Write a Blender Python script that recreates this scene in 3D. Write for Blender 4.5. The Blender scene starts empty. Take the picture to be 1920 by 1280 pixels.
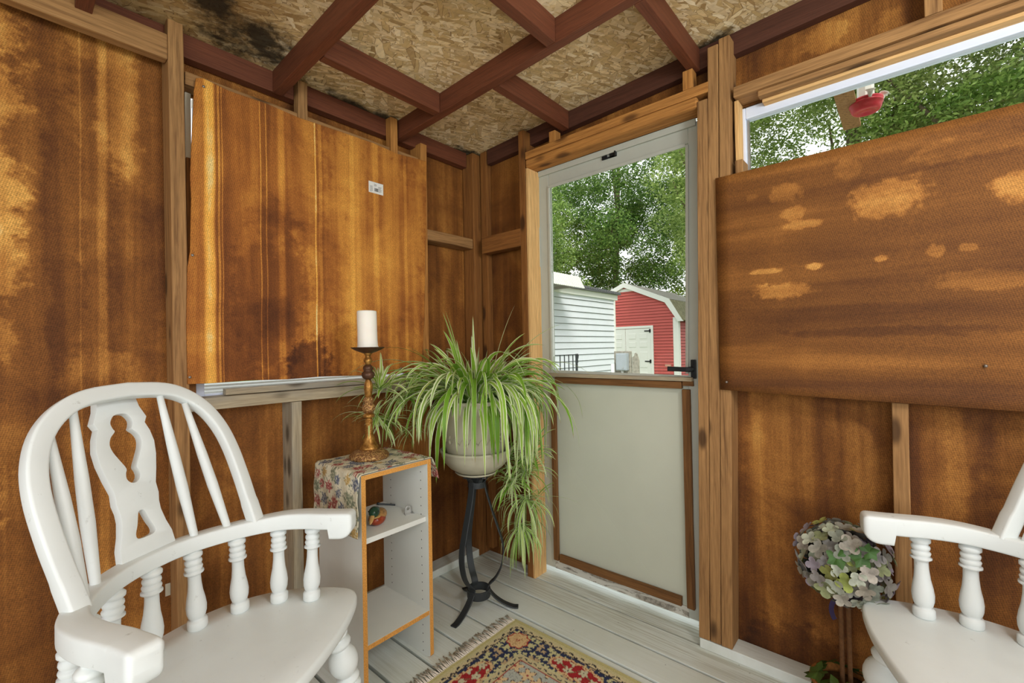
import bpy, bmesh, math, random
import numpy as np
from mathutils import Vector, Matrix

SC = bpy.context.scene
COL = SC.collection
PI = math.pi
random.seed(7)

# ------------------------------------------------------------------ camera
F_PX = 843.3
YAW, PITCH, ROLL = math.radians(41.17), math.radians(.74), math.radians(-1.08)
H = 1.15
CF = Vector((math.cos(YAW)*math.cos(PITCH), math.sin(YAW)*math.cos(PITCH), math.sin(PITCH)))
_r = Vector((math.sin(YAW), -math.cos(YAW), 0)); _u = _r.cross(CF)
CR = math.cos(ROLL)*_r + math.sin(ROLL)*_u
CU = -math.sin(ROLL)*_r + math.cos(ROLL)*_u
cam = bpy.data.objects.new('camera', bpy.data.cameras.new('camera'))
COL.objects.link(cam)
cam.data.sensor_width = 36; cam.data.lens = F_PX/1920*36
cam.data.clip_start = .02; cam.data.clip_end = 300
M = Matrix.Identity(4)
for i in range(3):
    M[i][0] = CR[i]; M[i][1] = CU[i]; M[i][2] = -CF[i]
M[2][3] = H
cam.matrix_world = M
SC.camera = cam

def ray(px, py): return CF + CR*((px-960)/F_PX) - CU*((py-640)/F_PX)
def on(px, py, ax, v):                      # point of the photo on a plane of the room
    d = ray(px, py); o = Vector((0, 0, H)); return o + d*((v-o[ax])/d[ax])

# ------------------------------------------------------------------ light
SC.view_settings.view_transform = 'Standard'; SC.view_settings.look = 'None'
SC.view_settings.gamma = 1; SC.view_settings.use_curve_mapping = False
SC.view_settings.exposure = 0.0
W = bpy.data.worlds.new('sky'); SC.world = W; W.use_nodes = True
wn = W.node_tree; bg = wn.nodes['Background']
tc = wn.nodes.new('ShaderNodeTexCoord'); sp = wn.nodes.new('ShaderNodeSeparateXYZ'); cr = wn.nodes.new('ShaderNodeValToRGB')
wn.links.new(tc.outputs['Generated'], sp.inputs[0]); wn.links.new(sp.outputs[2], cr.inputs[0]); wn.links.new(cr.outputs[0], bg.inputs[0])
cr.color_ramp.elements[0].color = (1, 1, .98, 1); cr.color_ramp.elements[1].color = (.88, .93, 1, 1)
bg.inputs[1].default_value = 1.6

def area(name, loc, target, sx, sy, power, col):
    l = bpy.data.lights.new(name, 'AREA'); l.shape = 'RECTANGLE'; l.size = sx; l.size_y = sy; l.energy = power; l.color = col
    o = bpy.data.objects.new(name, l); COL.objects.link(o); o.location = loc
    o.rotation_euler = (Vector(target)-Vector(loc)).to_track_quat('-Z', 'Y').to_euler(); return o
area('fill_side_opening', (-1.72, -.6, 1.45), (1.6, .7, 1.25), 2.6, 1.3, 36, (.985, .99, 1))  # area fills added in the unseen openings to brighten the room
area('fill_rear_opening', (.1, -2.5, 1.45), (.5, 1.8, 1.35), 2.6, 1.3, 32, (.985, .99, 1))
fill_pt = bpy.data.objects.new('ceiling_fill', bpy.data.lights.new('ceiling_fill', 'POINT')); COL.objects.link(fill_pt)  # unseen point fill added to brighten the ceiling and room
fill_pt.data.energy = 37; fill_pt.data.shadow_soft_size = .16; fill_pt.data.color = (.97, .985, 1); fill_pt.location = (.62, -.55, 1.80)
sun = bpy.data.objects.new('sun', bpy.data.lights.new('sun', 'SUN')); COL.objects.link(sun)
sun.data.energy = 3.4; sun.data.angle = math.radians(22); sun.data.color = (1, .96, .88)
sun.rotation_euler = Vector((.55, .62, -.95)).to_track_quat('-Z', 'Y').to_euler()

# ------------------------------------------------------------------ materials
class NT:
    def __init__(s, name):
        s.m = bpy.data.materials.new(name); s.m.use_nodes = True; s.t = s.m.node_tree; s.b = s.t.nodes['Principled BSDF']
        s.b.inputs['Specular IOR Level'].default_value = .3
    def new(s, k): return s.t.nodes.new('ShaderNode'+k)
    def _in(s, sock, v):
        if v is None: return
        if isinstance(v, bpy.types.NodeSocket): s.t.links.new(v, sock)
        elif isinstance(v, (tuple, list)) and len(v) == 3 and sock.type == 'RGBA': sock.default_value = (*v, 1)
        else: sock.default_value = v
    def math(s, op, a, b=None, c=None, clamp=False):
        n = s.new('Math'); n.operation = op; n.use_clamp = clamp; s._in(n.inputs[0], a); s._in(n.inputs[1], b); s._in(n.inputs[2], c); return n.outputs[0]
    def add(s, a, b): return s.math('ADD', a, b)
    def sub(s, a, b): return s.math('SUBTRACT', a, b)
    def mul(s, a, b): return s.math('MULTIPLY', a, b)
    def vec(s, x, y, z):
        n = s.new('CombineXYZ'); s._in(n.inputs[0], x); s._in(n.inputs[1], y); s._in(n.inputs[2], z); return n.outputs[0]
    def co(s, which='Object'): return s.new('TexCoord').outputs[which]
    def sep(s, v): n = s.new('SeparateXYZ'); s._in(n.inputs[0], v); return n.outputs
    def map(s, v, sc=(1, 1, 1), rot=(0, 0, 0), loc=(0, 0, 0)):
        n = s.new('Mapping'); s._in(n.inputs[0], v); s._in(n.inputs['Scale'], sc); s._in(n.inputs['Rotation'], rot); s._in(n.inputs['Location'], loc); return n.outputs[0]
    def add_vec(s, v, w):
        n = s.new('VectorMath'); n.operation = 'ADD'; s._in(n.inputs[0], v); n.inputs[1].default_value = w; return n.outputs[0]
    def noise(s, v, scale, detail=3, rough=.55, dist=0):
        n = s.new('TexNoise'); s._in(n.inputs['Vector'], v); s._in(n.inputs['Scale'], scale); n.inputs['Detail'].default_value = detail
        n.inputs['Roughness'].default_value = rough; n.inputs['Distortion'].default_value = dist; return n.outputs[0]
    def voro(s, v, scale, feature='F1'):
        n = s.new('TexVoronoi'); n.feature = feature; s._in(n.inputs['Vector'], v); n.inputs['Scale'].default_value = scale; return n
    def ramp(s, f, stops, interp='LINEAR'):
        n = s.new('ValToRGB'); s._in(n.inputs[0], f); r = n.color_ramp; r.interpolation = interp
        while len(r.elements) < len(stops): r.elements.new(.5)
        for e, (p, c) in zip(r.elements, stops):
            e.position = p; e.color = (*c, 1) if isinstance(c, (tuple, list)) else (c, c, c, 1)
        return n.outputs[0]
    def mix(s, f, a, b, blend='MIX'):
        n = s.new('Mix'); n.data_type = 'RGBA'; n.blend_type = blend; s._in(n.inputs[0], f); s._in(n.inputs[6], a); s._in(n.inputs[7], b); return n.outputs[2]
    def step(s, v, a, b):
        n = s.new('MapRange'); n.interpolation_type = 'SMOOTHSTEP'; s._in(n.inputs[0], v); n.inputs[1].default_value = a; n.inputs[2].default_value = b; return n.outputs[0]
    def bump(s, h, strength=.3, dist=.002):
        n = s.new('Bump'); s._in(n.inputs['Height'], h); n.inputs['Strength'].default_value = strength; n.inputs['Distance'].default_value = dist
        s.t.links.new(n.outputs[0], s.b.inputs['Normal'])
    def out(s, col=None, rough=.6, metal=0, **kw):
        s._in(s.b.inputs['Base Color'], col); s._in(s.b.inputs['Roughness'], rough); s.b.inputs['Metallic'].default_value = metal
        for k, v in kw.items(): s._in(s.b.inputs[k], v)
        return s.m

def lin(r, g, b):
    f = lambda c: (c/255/12.92) if c <= 10 else ((c/255+.055)/1.055)**2.4
    return (f(r), f(g), f(b))

def plain(name, col, rough=.5, metal=0, var=.08, scale=20, bump=.0, **kw):
    n = NT(name); v = n.co(); ns = n.noise(v, scale, 4)
    c = n.mix(1, col, n.ramp(ns, [(.25, 1-var), (.75, 1+var)]), 'MULTIPLY')
    if bump: n.bump(n.noise(v, scale*4, 4), bump, .002)
    return n.out(c, rough, metal, **kw)

def wood(name, light, dark, grey=None, rough=.75, knots=True, contrast=1.0, paint=None):
    n = NT(name); v = n.co(); oi = n.new('ObjectInfo').outputs['Random']
    off = n.vec(n.mul(oi, 37.0), n.mul(oi, 11.0), n.mul(oi, 23.0))
    va = n.new('VectorMath'); va.operation = 'ADD'; n._in(va.inputs[0], v); n._in(va.inputs[1], off); v = va.outputs[0]
    warp = n.noise(n.map(v, (6, 6, 2.2)), 1, 2)
    g = n.noise(n.map(v, (75, 75, 2.6)), 1, 5, .7, .6)
    x = n.sep(v)
    ring = n.math('SINE', n.add(n.mul(n.add(x[0], x[1]), 260.0), n.mul(warp, 28.0)))
    f = n.add(n.mul(g, 1.1), n.mul(ring, .045*contrast))
    c = n.ramp(f, [(.22, dark), (.48, tuple((a*.62+b*.38) for a, b in zip(light, dark))), (.74, light)])
    fine = n.noise(n.map(v, (350, 350, 14)), 1, 2)
    c = n.mix(.55, c, n.ramp(fine, [(.3, .62), (.65, 1.15)]), 'MULTIPLY')
    if grey:
        c = n.mix(n.mul(n.step(n.noise(n.map(v, (9, 9, 2)), 1, 3), .42, .62), .75), c, grey)
    if knots:
        k = n.voro(n.map(v, (11, 11, 4.4)), 1).outputs['Distance']
        km = n.step(k, .25, .10)
        c = n.mix(n.mul(km, .8), c, tuple(q*.35 for q in dark))
    n.bump(n.add(f, fine), .35, .0015)
    return n.out(c, rough)

def fibre(name, ax, stops, seed=0, stains=(), vert=True, bright=1.0, mesh=.0085, blot=1.0, lines=()):
    """brown pressed fibreboard: burlap imprint, water stains and runs; ax = horizontal coordinate"""
    n = NT(name); v = n.co(); s = n.sep(v); h = s[ax]; z = s[2]
    p = n.vec(n.add(h, seed*3.1), n.add(z, seed*1.7), seed*1.0)
    if vert: st = n.noise(n.map(p, (9, .35, 1)), 1, 5, .65, .3)
    else: st = n.noise(n.map(p, (.5, 8, 1)), 1, 4, .6, .3)
    bl = n.noise(p, 3.2, 5, .62, .6)
    f = n.add(n.mul(st, .75), n.mul(bl, .55*blot))
    f = n.sub(f, .15+.275*(blot-1))
    w1 = n.add(n.mul(n.noise(p, 6.5, 4, .6), 1.0), n.mul(n.sub(n.noise(p, 24, 4, .7), .5), 1.1)); q2 = n.map(p, (1, 1, 1), loc=(9, 4, 2)); w2 = n.add(n.noise(q2, 6.5, 4, .6), n.mul(n.sub(n.noise(q2, 24, 4, .7), .5), 1.1)); gr = n.add(.55, n.mul(n.noise(p, 17, 4, .7), .9))
    for (cx, cz, rx, rz, a) in stains:
        dx = n.add(n.mul(n.sub(h, cx), 1/rx), n.mul(n.sub(w1, .5), 1.5))
        dz = n.add(n.mul(n.sub(z, cz), 1/rz), n.mul(n.sub(w2, .5), 1.5))
        d = n.math('SQRT', n.add(n.mul(dx, dx), n.mul(dz, dz)))
        f = n.add(f, n.mul(n.mul(n.step(d, 1.2, .72), a*.9), gr))
    for (cx, wd, a) in lines:
        jig = n.mul(n.sub(n.noise(n.vec(z, seed, 0), 3, 2), .5), .012)
        d = n.math('ABSOLUTE', n.sub(n.add(h, jig), cx))
        f = n.add(f, n.mul(n.mul(n.step(d, wd, wd*.4), a), n.add(.4, n.mul(bl, 1.1))))
    c = n.ramp(f, stops)
    k = 2*PI/mesh
    gx = n.math('SINE', n.mul(n.add(h, n.mul(z, .55)), k)); gz = n.math('SINE', n.mul(n.sub(z, n.mul(h, .55)), k))
    g = n.mul(n.mul(gx, gz), .5)
    grit = n.noise(v, 210, 3, .75)
    tex = n.add(n.mul(g, .34), grit)
    c = n.mix(1, c, n.ramp(n.add(tex, .05), [(.15, .40), (.52, .95), (.9, 1.6)]), 'MULTIPLY')
    if bright != 1: c = n.mix(1, c, (bright,)*3, 'MULTIPLY')
    n.bump(tex, .35, .0015)
    return n.out(c, .75)

FB = [(.18, lin(56, 28, 10)), (.38, lin(98, 56, 20)), (.52, lin(132, 82, 32)), (.68, lin(178, 120, 54)), (.86, lin(220, 166, 84)), (1, lin(232, 196, 126))]
FBQ = [(.18, lin(60, 32, 12)), (.38, lin(94, 56, 22)), (.52, lin(118, 74, 30)), (.70, lin(160, 106, 48)), (.88, lin(206, 152, 78)), (1, lin(226, 186, 116))]
FBR = [(.20, lin(72, 36, 12)), (.40, lin(120, 68, 26)), (.52, lin(158, 96, 38)), (.66, lin(198, 134, 56)), (.84, lin(228, 170, 76)), (1, lin(226, 212, 150))]

M_TAN = wood('weathered_tan_pine', lin(174, 132, 84), lin(92, 58, 30))
M_GOLD = wood('golden_pine', lin(196, 138, 72), lin(126, 76, 32))
M_PALE = wood('pale_fresh_pine', lin(232, 190, 128), lin(190, 140, 84), knots=False)
M_GREYW = wood('grey_weathered_pine', lin(186, 172, 144), lin(112, 96, 74), grey=lin(150, 146, 134))
M_DARKW = wood('dark_stained_pine', lin(148, 98, 48), lin(84, 48, 20))
M_DOORW = wood('brown_door_strip', lin(132, 92, 52), lin(72, 44, 20), knots=False)
M_RED = wood('red_brown_stained_lumber', lin(116, 66, 44), lin(78, 42, 27), knots=False, contrast=.3, rough=.6)
M_REDD = wood('dark_red_brown_lumber', lin(88, 52, 38), lin(58, 32, 22), knots=False, contrast=.3)

def osb():
    n = NT('oriented_strand_board'); v = n.co(); s = n.sep(v); x, y = s[0], s[1]
    warp = n.noise(v, 7, 2)
    col = None; hs = []
    base = n.vec(n.add(x, n.mul(warp, .03)), y, 0)
    tones = [lin(164, 134, 88), lin(222, 196, 146), lin(240, 220, 176), lin(188, 158, 108), lin(246, 230, 194), lin(206, 178, 126)]
    for i, (ang, sc) in enumerate([(.2, 1), (1.1, 1.25), (-.6, .8), (2.2, 1.1), (.7, .7), (-1.2, 1.3)]):
        m = n.map(n.map(n.add_vec(base, (i*3.3, i*1.7, 0)), (1, 1, 1), (0, 0, ang)), (62*sc, 17*sc, 1))
        vo = n.voro(m, 1); ed = n.voro(m, 1, 'DISTANCE_TO_EDGE').outputs['Distance']
        r = n.sep(vo.outputs['Color'])
        c = n.ramp(r[0], [(j/6, t) for j, t in enumerate(tones)])
        c = n.mix(n.mul(n.mul(n.step(ed, .07, .0), n.step(r[1], .3, .7)), .8), c, lin(104, 72, 36))
        if col is None: col = c; hh = r[1]
        else:
            k = n.math('GREATER_THAN', r[2], .60)
            col = n.mix(k, col, c); hh = n.add(n.mul(hh, .6), n.mul(r[1], .4))
    fine = n.noise(n.map(v, (90, 30, 1), (0, 0, .5)), 1, 3)
    col = n.mix(.6, col, n.ramp(fine, [(.3, .86), (.7, 1.25)]), 'MULTIPLY')
    big = n.noise(v, 2.2, 3)
    col = n.mix(n.mul(n.step(big, .45, .7), .28), col, lin(172, 138, 90))
    w1 = n.noise(v, 9, 5, .7); w2 = n.noise(n.map(v, loc=(3, 8, 1)), 9, 5, .7)
    mold = None
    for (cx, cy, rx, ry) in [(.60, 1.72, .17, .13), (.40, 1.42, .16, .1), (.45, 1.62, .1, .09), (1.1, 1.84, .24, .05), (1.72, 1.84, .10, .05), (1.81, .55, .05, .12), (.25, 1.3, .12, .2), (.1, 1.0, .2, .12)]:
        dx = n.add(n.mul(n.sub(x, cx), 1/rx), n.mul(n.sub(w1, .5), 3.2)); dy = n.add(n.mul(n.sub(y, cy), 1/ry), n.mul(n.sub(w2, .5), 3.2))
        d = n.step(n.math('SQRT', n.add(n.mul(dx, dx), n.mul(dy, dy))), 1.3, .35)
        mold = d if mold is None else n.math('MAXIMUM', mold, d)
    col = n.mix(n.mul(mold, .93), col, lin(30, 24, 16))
    dirty = n.step(x, .72, .55)
    col = n.mix(n.mul(dirty, .75), col, n.mix(1, col, lin(176, 158, 128), 'MULTIPLY'))
    n.bump(n.add(hh, fine), .6, .002)
    return n.out(col, .75)
M_OSB = osb()

def floor_mat():
    n = NT('pale_grey_green_painted_boards'); v = n.co()
    g = n.noise(n.map(v, (120, 3, 10)), 1, 4, .65, .5); b = n.noise(v, 2.5, 4)
    c = n.ramp(n.add(n.mul(g, .5), n.mul(b, .5)), [(.3, lin(198, 202, 191)), (.5, lin(220, 226, 220)), (.7, lin(231, 238, 236))])
    k = n.voro(v, 16).outputs['Distance']
    c = n.mix(n.mul(n.step(k, .05, .02), .6), c, lin(80, 74, 58))
    x = n.sep(v)[0]
    wear = n.mul(n.step(x, 1.45, 1.78), n.step(g, .42, .62))
    c = n.mix(n.mul(wear, .6), c, lin(150, 146, 118))
    n.bump(g, .25, .002)
    return n.out(c, .45)
M_FLOOR = floor_mat()
M_FLOORDARK = plain('dark_earth_under_boards', lin(40, 36, 28), .95)

def white_paint(name, col, wear=.25):
    n = NT(name); v = n.co(); b = n.noise(v, 5, 4); g = n.noise(n.map(v, (40, 40, 8)), 1, 4)
    c = n.mix(1, col, n.ramp(b, [(.3, .95), (.7, 1.03)]), 'MULTIPLY')
    w = n.mul(n.step(n.noise(v, 38, 5, .7), .64, .74), wear)
    c = n.mix(w, c, lin(140, 142, 132))
    n.bump(g, .15, .001)
    return n.out(c, .42)
M_CHAIR = white_paint('white_brushed_chair_paint', lin(226, 232, 231), .4)
M_ALU = plain('white_door_aluminium', lin(184, 188, 178), .35, var=.03)
M_DOORPANEL = plain('pale_green_grey_door_panel', lin(196, 200, 184), .4, var=.05, scale=3)
M_VINYL = plain('white_vinyl_frame', lin(218, 228, 246), .35, var=.02)
M_CREAM = plain('cream_vinyl_frame', lin(222, 214, 192), .4, var=.04)
M_BLACK = plain('black_metal', lin(44, 46, 48), .45, .5, bump=.2)
M_IRON = plain('dark_grey_wrought_iron', lin(62, 66, 68), .5, .5, bump=.15)
M_MELA = plain('white_melamine', lin(218, 221, 215), .35, var=.02)
def melamine_pegs():
    n = NT('white_melamine_with_peg_holes'); v = n.co(); q = n.sep(v)
    zf = n.math('ABSOLUTE', n.sub(n.math('FRACT', n.mul(n.add(q[2], .004), 31.25)), .5)); zz = n.mul(zf, .032)
    d = None
    for y0 in (.042, .237):
        dy = n.sub(q[1], y0); e = n.math('SQRT', n.add(n.mul(dy, dy), n.mul(zz, zz))); d = e if d is None else n.math('MINIMUM', d, e)
    c = n.mix(n.step(d, .0026, .0020), lin(218, 221, 215), lin(34, 30, 26)); return n.out(c, .35)
M_MELAP = melamine_pegs()
M_CORK = plain('tan_particleboard_edge', lin(204, 146, 72), .8, var=.35, scale=260)
M_HOLE = plain('dark_peg_hole', lin(30, 26, 22), .9)
M_CANDLE = plain('white_wax', lin(240, 236, 226), .45, var=.02)
M_CANDLE.node_tree.nodes['Principled BSDF'].inputs['Subsurface Weight'].default_value = .15
M_WICK = plain('black_wick', (.02, .02, .02), .9)
def brass():
    n = NT('aged_gold_paint'); v = n.co(); a = n.noise(v, 45, 5, .7)
    c = n.ramp(a, [(.3, lin(92, 60, 28)), (.48, lin(150, 106, 50)), (.7, lin(206, 160, 86))])
    n.bump(a, .4, .002); return n.out(c, .38, .65)
M_BRASS = brass()
def brass2():
    n = NT('gold_with_dark_carving'); v = n.co(); a = n.math('SINE', n.add(n.mul(n.noise(v, 40, 2), 42.0), 1.0))
    c = n.ramp(n.add(n.mul(a, .5), .5), [(.2, lin(134, 96, 60)), (.6, lin(150, 108, 64)), (.95, lin(192, 152, 96))])
    n.bump(a, .6, .002); return n.out(c, .45, .4)
M_BRASSC = brass2()
M_BRASSD = plain('dark_brown_bronze', lin(86, 60, 44), .4, .4, var=.3, scale=60)
M_POT = plain('sage_grey_plastic_pot', lin(178, 174, 152), .45, var=.08, scale=9)
M_STEEL = plain('galvanised_steel', lin(178, 178, 174), .35, .8)
M_SCREW = plain('grey_screw_head', lin(140, 132, 124), .4, .7)
M_BOUNCE = plain('pale_bounce_ground', lin(206, 202, 190), .9, var=.15, scale=4)
M_STICK = plain('brown_twig', lin(112, 78, 48), .85, var=.3, scale=80, bump=.6)
M_RIBBON = plain('dark_purple_ribbon', lin(48, 36, 76), .4)
M_BASKET = plain('brown_wicker', lin(150, 96, 44), .8, var=.4, scale=120, bump=.8)
M_DARKLEAF = plain('dark_green_maple_leaf', lin(64, 84, 30), .6, var=.3, scale=30)
M_SPRIG = plain('bright_green_leaf', lin(62, 96, 44), .5, var=.3, scale=30)
M_REDPL = plain('translucent_red_plastic', lin(196, 40, 58), .35, var=.06)
M_BOTTLE = plain('white_plastic_bottle', lin(224, 226, 218), .35, var=.04)
M_REDSID = plain('red_vinyl_siding', lin(184, 86, 80), .6, var=.05, scale=3)
M_WHTSID = plain('white_vinyl_siding', lin(208, 212, 218), .55, var=.03, scale=3)
M_WHT = plain('white_trim_paint', lin(222, 222, 216), .5, var=.02)
M_SHINGLE = plain('grey_brown_shingles', lin(142, 138, 128), .9, var=.3, scale=12)
M_MOSS = plain('mossy_shingles', lin(126, 122, 94), .9, var=.4, scale=9)
M_DKROOF = plain('dark_grey_ribbed_roof', lin(96, 98, 100), .6)
M_UNDER = plain('grey_underside', lin(150, 148, 140), .7)
M_PUTTY = plain('grey_sheet_metal', lin(164, 172, 178), .45, .2, var=.04)
M_OLDBOARD = plain('weathered_grey_board', lin(148, 144, 132), .95, var=.35, scale=30, bump=.8)
M_BARK = plain('grey_brown_bark', lin(104, 92, 76), .95, var=.35, scale=14, bump=.8)
M_LAWN = plain('short_lawn', lin(92, 118, 60), .95, var=.3, scale=3)
M_DUCKG = plain('glossy_duck_green', lin(38, 66, 48), .15, var=.4, scale=60)
M_DUCKR = plain('glossy_duck_red_brown', lin(140, 58, 34), .15, var=.35, scale=70)
M_DUCKB = plain('glossy_duck_tan_bill', lin(178, 140, 84), .2, var=.1)
M_DUCKW = plain('glossy_duck_wing', lin(150, 112, 64), .2, var=.5, scale=110)

def glass(name):
    m = bpy.data.materials.new(name); m.use_nodes = True; t = m.node_tree; t.nodes.clear()
    o = t.nodes.new('ShaderNodeOutputMaterial'); a = t.nodes.new('ShaderNodeBsdfTransparent'); g = t.nodes.new('ShaderNodeBsdfGlossy'); mx = t.nodes.new('ShaderNodeMixShader')
    f = t.nodes.new('ShaderNodeFresnel'); f.inputs[0].default_value = 1.25; g.inputs['Roughness'].default_value = .02; a.inputs[0].default_value = (.97, .98, .97, 1)
    t.links.new(f.outputs[0], mx.inputs[0]); t.links.new(a.outputs[0], mx.inputs[1]); t.links.new(g.outputs[0], mx.inputs[2]); t.links.new(mx.outputs[0], o.inputs[0]); return m
M_GLASS = glass('clear_window_glass')

def leafmat(name, stops, transl=.5, tip=None):
    n = NT(name)
    r = n.new('NewGeometry').outputs['Random Per Island']
    c = n.ramp(r, stops); n.out(c, .5)
    t = n.t; tr = n.new('BsdfTranslucent'); t.links.new(c, tr.inputs[0]); mx = n.new('MixShader'); mx.inputs[0].default_value = transl
    o = t.nodes['Material Output']; t.links.new(n.b.outputs[0], mx.inputs[1]); t.links.new(tr.outputs[0], mx.inputs[2]); t.links.new(mx.outputs[0], o.inputs[0])
    return n.m
M_TREE1 = leafmat('mid_green_tree_leaves', [(0, lin(88, 118, 54)), (.5, lin(128, 158, 78)), (1, lin(178, 202, 116))])
M_TREE2 = leafmat('deep_green_tree_leaves', [(0, lin(60, 92, 40)), (.5, lin(98, 132, 58)), (1, lin(148, 178, 92))])
M_TREE3 = leafmat('yellow_green_tree_leaves', [(0, lin(160, 184, 76)), (.5, lin(196, 214, 100)), (1, lin(222, 230, 130))])
M_TREE4 = leafmat('soft_green_tree_leaves', [(0, lin(104, 130, 62)), (.5, lin(148, 170, 92)), (1, lin(194, 208, 134))])

def ribbonleaf():
    n = NT('green_and_white_striped_blade'); u = n.sep(n.co('UV')); r = n.new('NewGeometry').outputs['Random Per Island']
    d = n.math('ABSOLUTE', n.sub(u[0], .5))
    g = n.ramp(r, [(0, lin(112, 158, 48)), (.4, lin(146, 190, 66)), (.75, lin(176, 210, 92)), (1, lin(120, 150, 78))])
    w = n.ramp(r, [(0, lin(232, 242, 184)), (.5, lin(246, 250, 222)), (1, lin(220, 232, 186))])
    edge = n.step(n.add(d, n.mul(n.sub(r, .5), .30)), .29, .36)
    c = n.mix(edge, g, w)
    c = n.mix(n.step(u[1], .95, 1.0), c, lin(150, 110, 60))
    n.out(c, .38)
    t = n.t; tr = n.new('BsdfTranslucent'); t.links.new(c, tr.inputs[0]); mx = n.new('MixShader'); mx.inputs[0].default_value = .3
    o = t.nodes['Material Output']; t.links.new(n.b.outputs[0], mx.inputs[1]); t.links.new(tr.outputs[0], mx.inputs[2]); t.links.new(mx.outputs[0], o.inputs[0])
    return n.m
M_BLADE = ribbonleaf()

def attrmat(name, attr, rough=.9, bump=.5, scale=350):
    n = NT(name); a = n.new('Attribute'); a.attribute_name = attr
    ns = n.noise(n.co(), scale, 2)
    c = n.mix(1, a.outputs['Color'], n.ramp(ns, [(.3, .8), (.7, 1.12)]), 'MULTIPLY')
    n.bump(ns, bump, .002); return n.out(c, rough)
M_RUG = attrmat('woven_rug_pattern', 'weave', .95, .7, 300)
M_CLOTH = attrmat('floral_tapestry_weave', 'weave', .95, .8, 420)
M_PETAL = attrmat('dried_hydrangea_petals', 'weave', .7, .2, 90)
M_FRINGE = plain('cream_grey_fringe_thread', lin(222, 212, 198), .95, var=.2, scale=90)

# ------------------------------------------------------------------ mesh helpers
def obj(name, verts, faces, mat, parent=None, smooth=False, loc=None):
    me = bpy.data.meshes.new(name); me.from_pydata([tuple(v) for v in verts], [], [tuple(f) for f in faces]); me.update()
    o = bpy.data.objects.new(name, me); COL.objects.link(o)
    for m in (mat if isinstance(mat, (list, tuple)) else [mat]): me.materials.append(m)
    if smooth: me.polygons.foreach_set('use_smooth', [True]*len(me.polygons))
    if parent: o.parent = parent
    if loc: o.location = loc
    return o

def tag(o, label=None, cat=None, group=None, kind=None):
    if label: o['label'] = label
    if cat: o['category'] = cat
    if group: o['group'] = group
    if kind: o['kind'] = kind
    return o

def thing(name, label, cat, loc=(0, 0, 0), rz=0, group=None):
    o = bpy.data.objects.new(name, None); COL.objects.link(o); o.location = loc; o.rotation_euler = (0, 0, rz); o.empty_display_size = .1
    return tag(o, label, cat, group)

class MB:
    def __init__(s): s.v = []; s.f = []; s.mi = []; s.cur = 0
    def add(s, vs, fs):
        n = len(s.v); s.v += [Vector(v) for v in vs]; s.f += [tuple(i+n for i in f) for f in fs]; s.mi += [s.cur]*len(fs); return s
    def box(s, x0, x1, y0, y1, z0, z1):
        return s.add([(x0, y0, z0), (x1, y0, z0), (x1, y1, z0), (x0, y1, z0), (x0, y0, z1), (x1, y0, z1), (x1, y1, z1), (x0, y1, z1)],
                     [(0, 3, 2, 1), (4, 5, 6, 7), (0, 1, 5, 4), (1, 2, 6, 5), (2, 3, 7, 6), (3, 0, 4, 7)])
    def hexa(s, p): return s.add(p, [(0, 3, 2, 1), (4, 5, 6, 7), (0, 1, 5, 4), (1, 2, 6, 5), (2, 3, 7, 6), (3, 0, 4, 7)])
    def lathe(s, p0, p1, prof, n=20, cap=True):
        p0, p1 = Vector(p0), Vector(p1); ax = (p1-p0); L = ax.length; ax.normalize()
        a = ax.orthogonal().normalized(); b = ax.cross(a); vs = []; fs = []
        for t, r in prof:
            c = p0+ax*(t*L)
            for k in range(n): vs.append(c+(a*math.cos(2*PI*k/n)+b*math.sin(2*PI*k/n))*r)
        m = len(prof)
        for i in range(m-1):
            for k in range(n): fs.append((i*n+k, i*n+(k+1) % n, (i+1)*n+(k+1) % n, (i+1)*n+k))
        if cap: fs.append(tuple(range(n-1, -1, -1))); fs.append(tuple((m-1)*n+k for k in range(n)))
        return s.add(vs, fs)
    def sweep(s, pts, sec, ups=None, closed=False, scales=None, cap=True, flat=False):
        """sec: list of (side, up) offsets; frame from the given up vectors"""
        P = [Vector(p) for p in pts]; m = len(P); n = len(sec); vs = []
        for i, p in enumerate(P):
            a = P[(i-1) % m] if (closed or i) else P[0]; b = P[(i+1) % m] if (closed or i < m-1) else P[-1]
            t = (b-a)
            if flat: t.z = 0
            t.normalize(); up = Vector(ups[i] if isinstance(ups, list) else (ups or (0, 0, 1)))
            sd = t.cross(up).normalized(); up = sd.cross(t).normalized(); sc = scales[i] if scales else (1, 1)
            for (x, y) in sec: vs.append(p+sd*(x*sc[0])+up*(y*sc[1]))
        fs = []
        for i in range(m if closed else m-1):
            j = (i+1) % m
            for k in range(n): fs.append((i*n+k, i*n+(k+1) % n, j*n+(k+1) % n, j*n+k))
        if cap and not closed: fs.append(tuple(range(n-1, -1, -1))); fs.append(tuple((m-1)*n+k for k in range(n)))
        return s.add(vs, fs)
    def build(s, name, mat, parent=None, smooth=False, bevel=0, seg=2, loc=None, fixn=False):
        o = obj(name, s.v, s.f, mat, parent, smooth, loc)
        if isinstance(mat, (list, tuple)): o.data.polygons.foreach_set('material_index', s.mi)
        if fixn:
            bm = bmesh.new(); bm.from_mesh(o.data); bmesh.ops.recalc_face_normals(bm, faces=bm.faces); bm.to_mesh(o.data); bm.free()
        if bevel: bev(o, bevel, seg)
        return o

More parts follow.
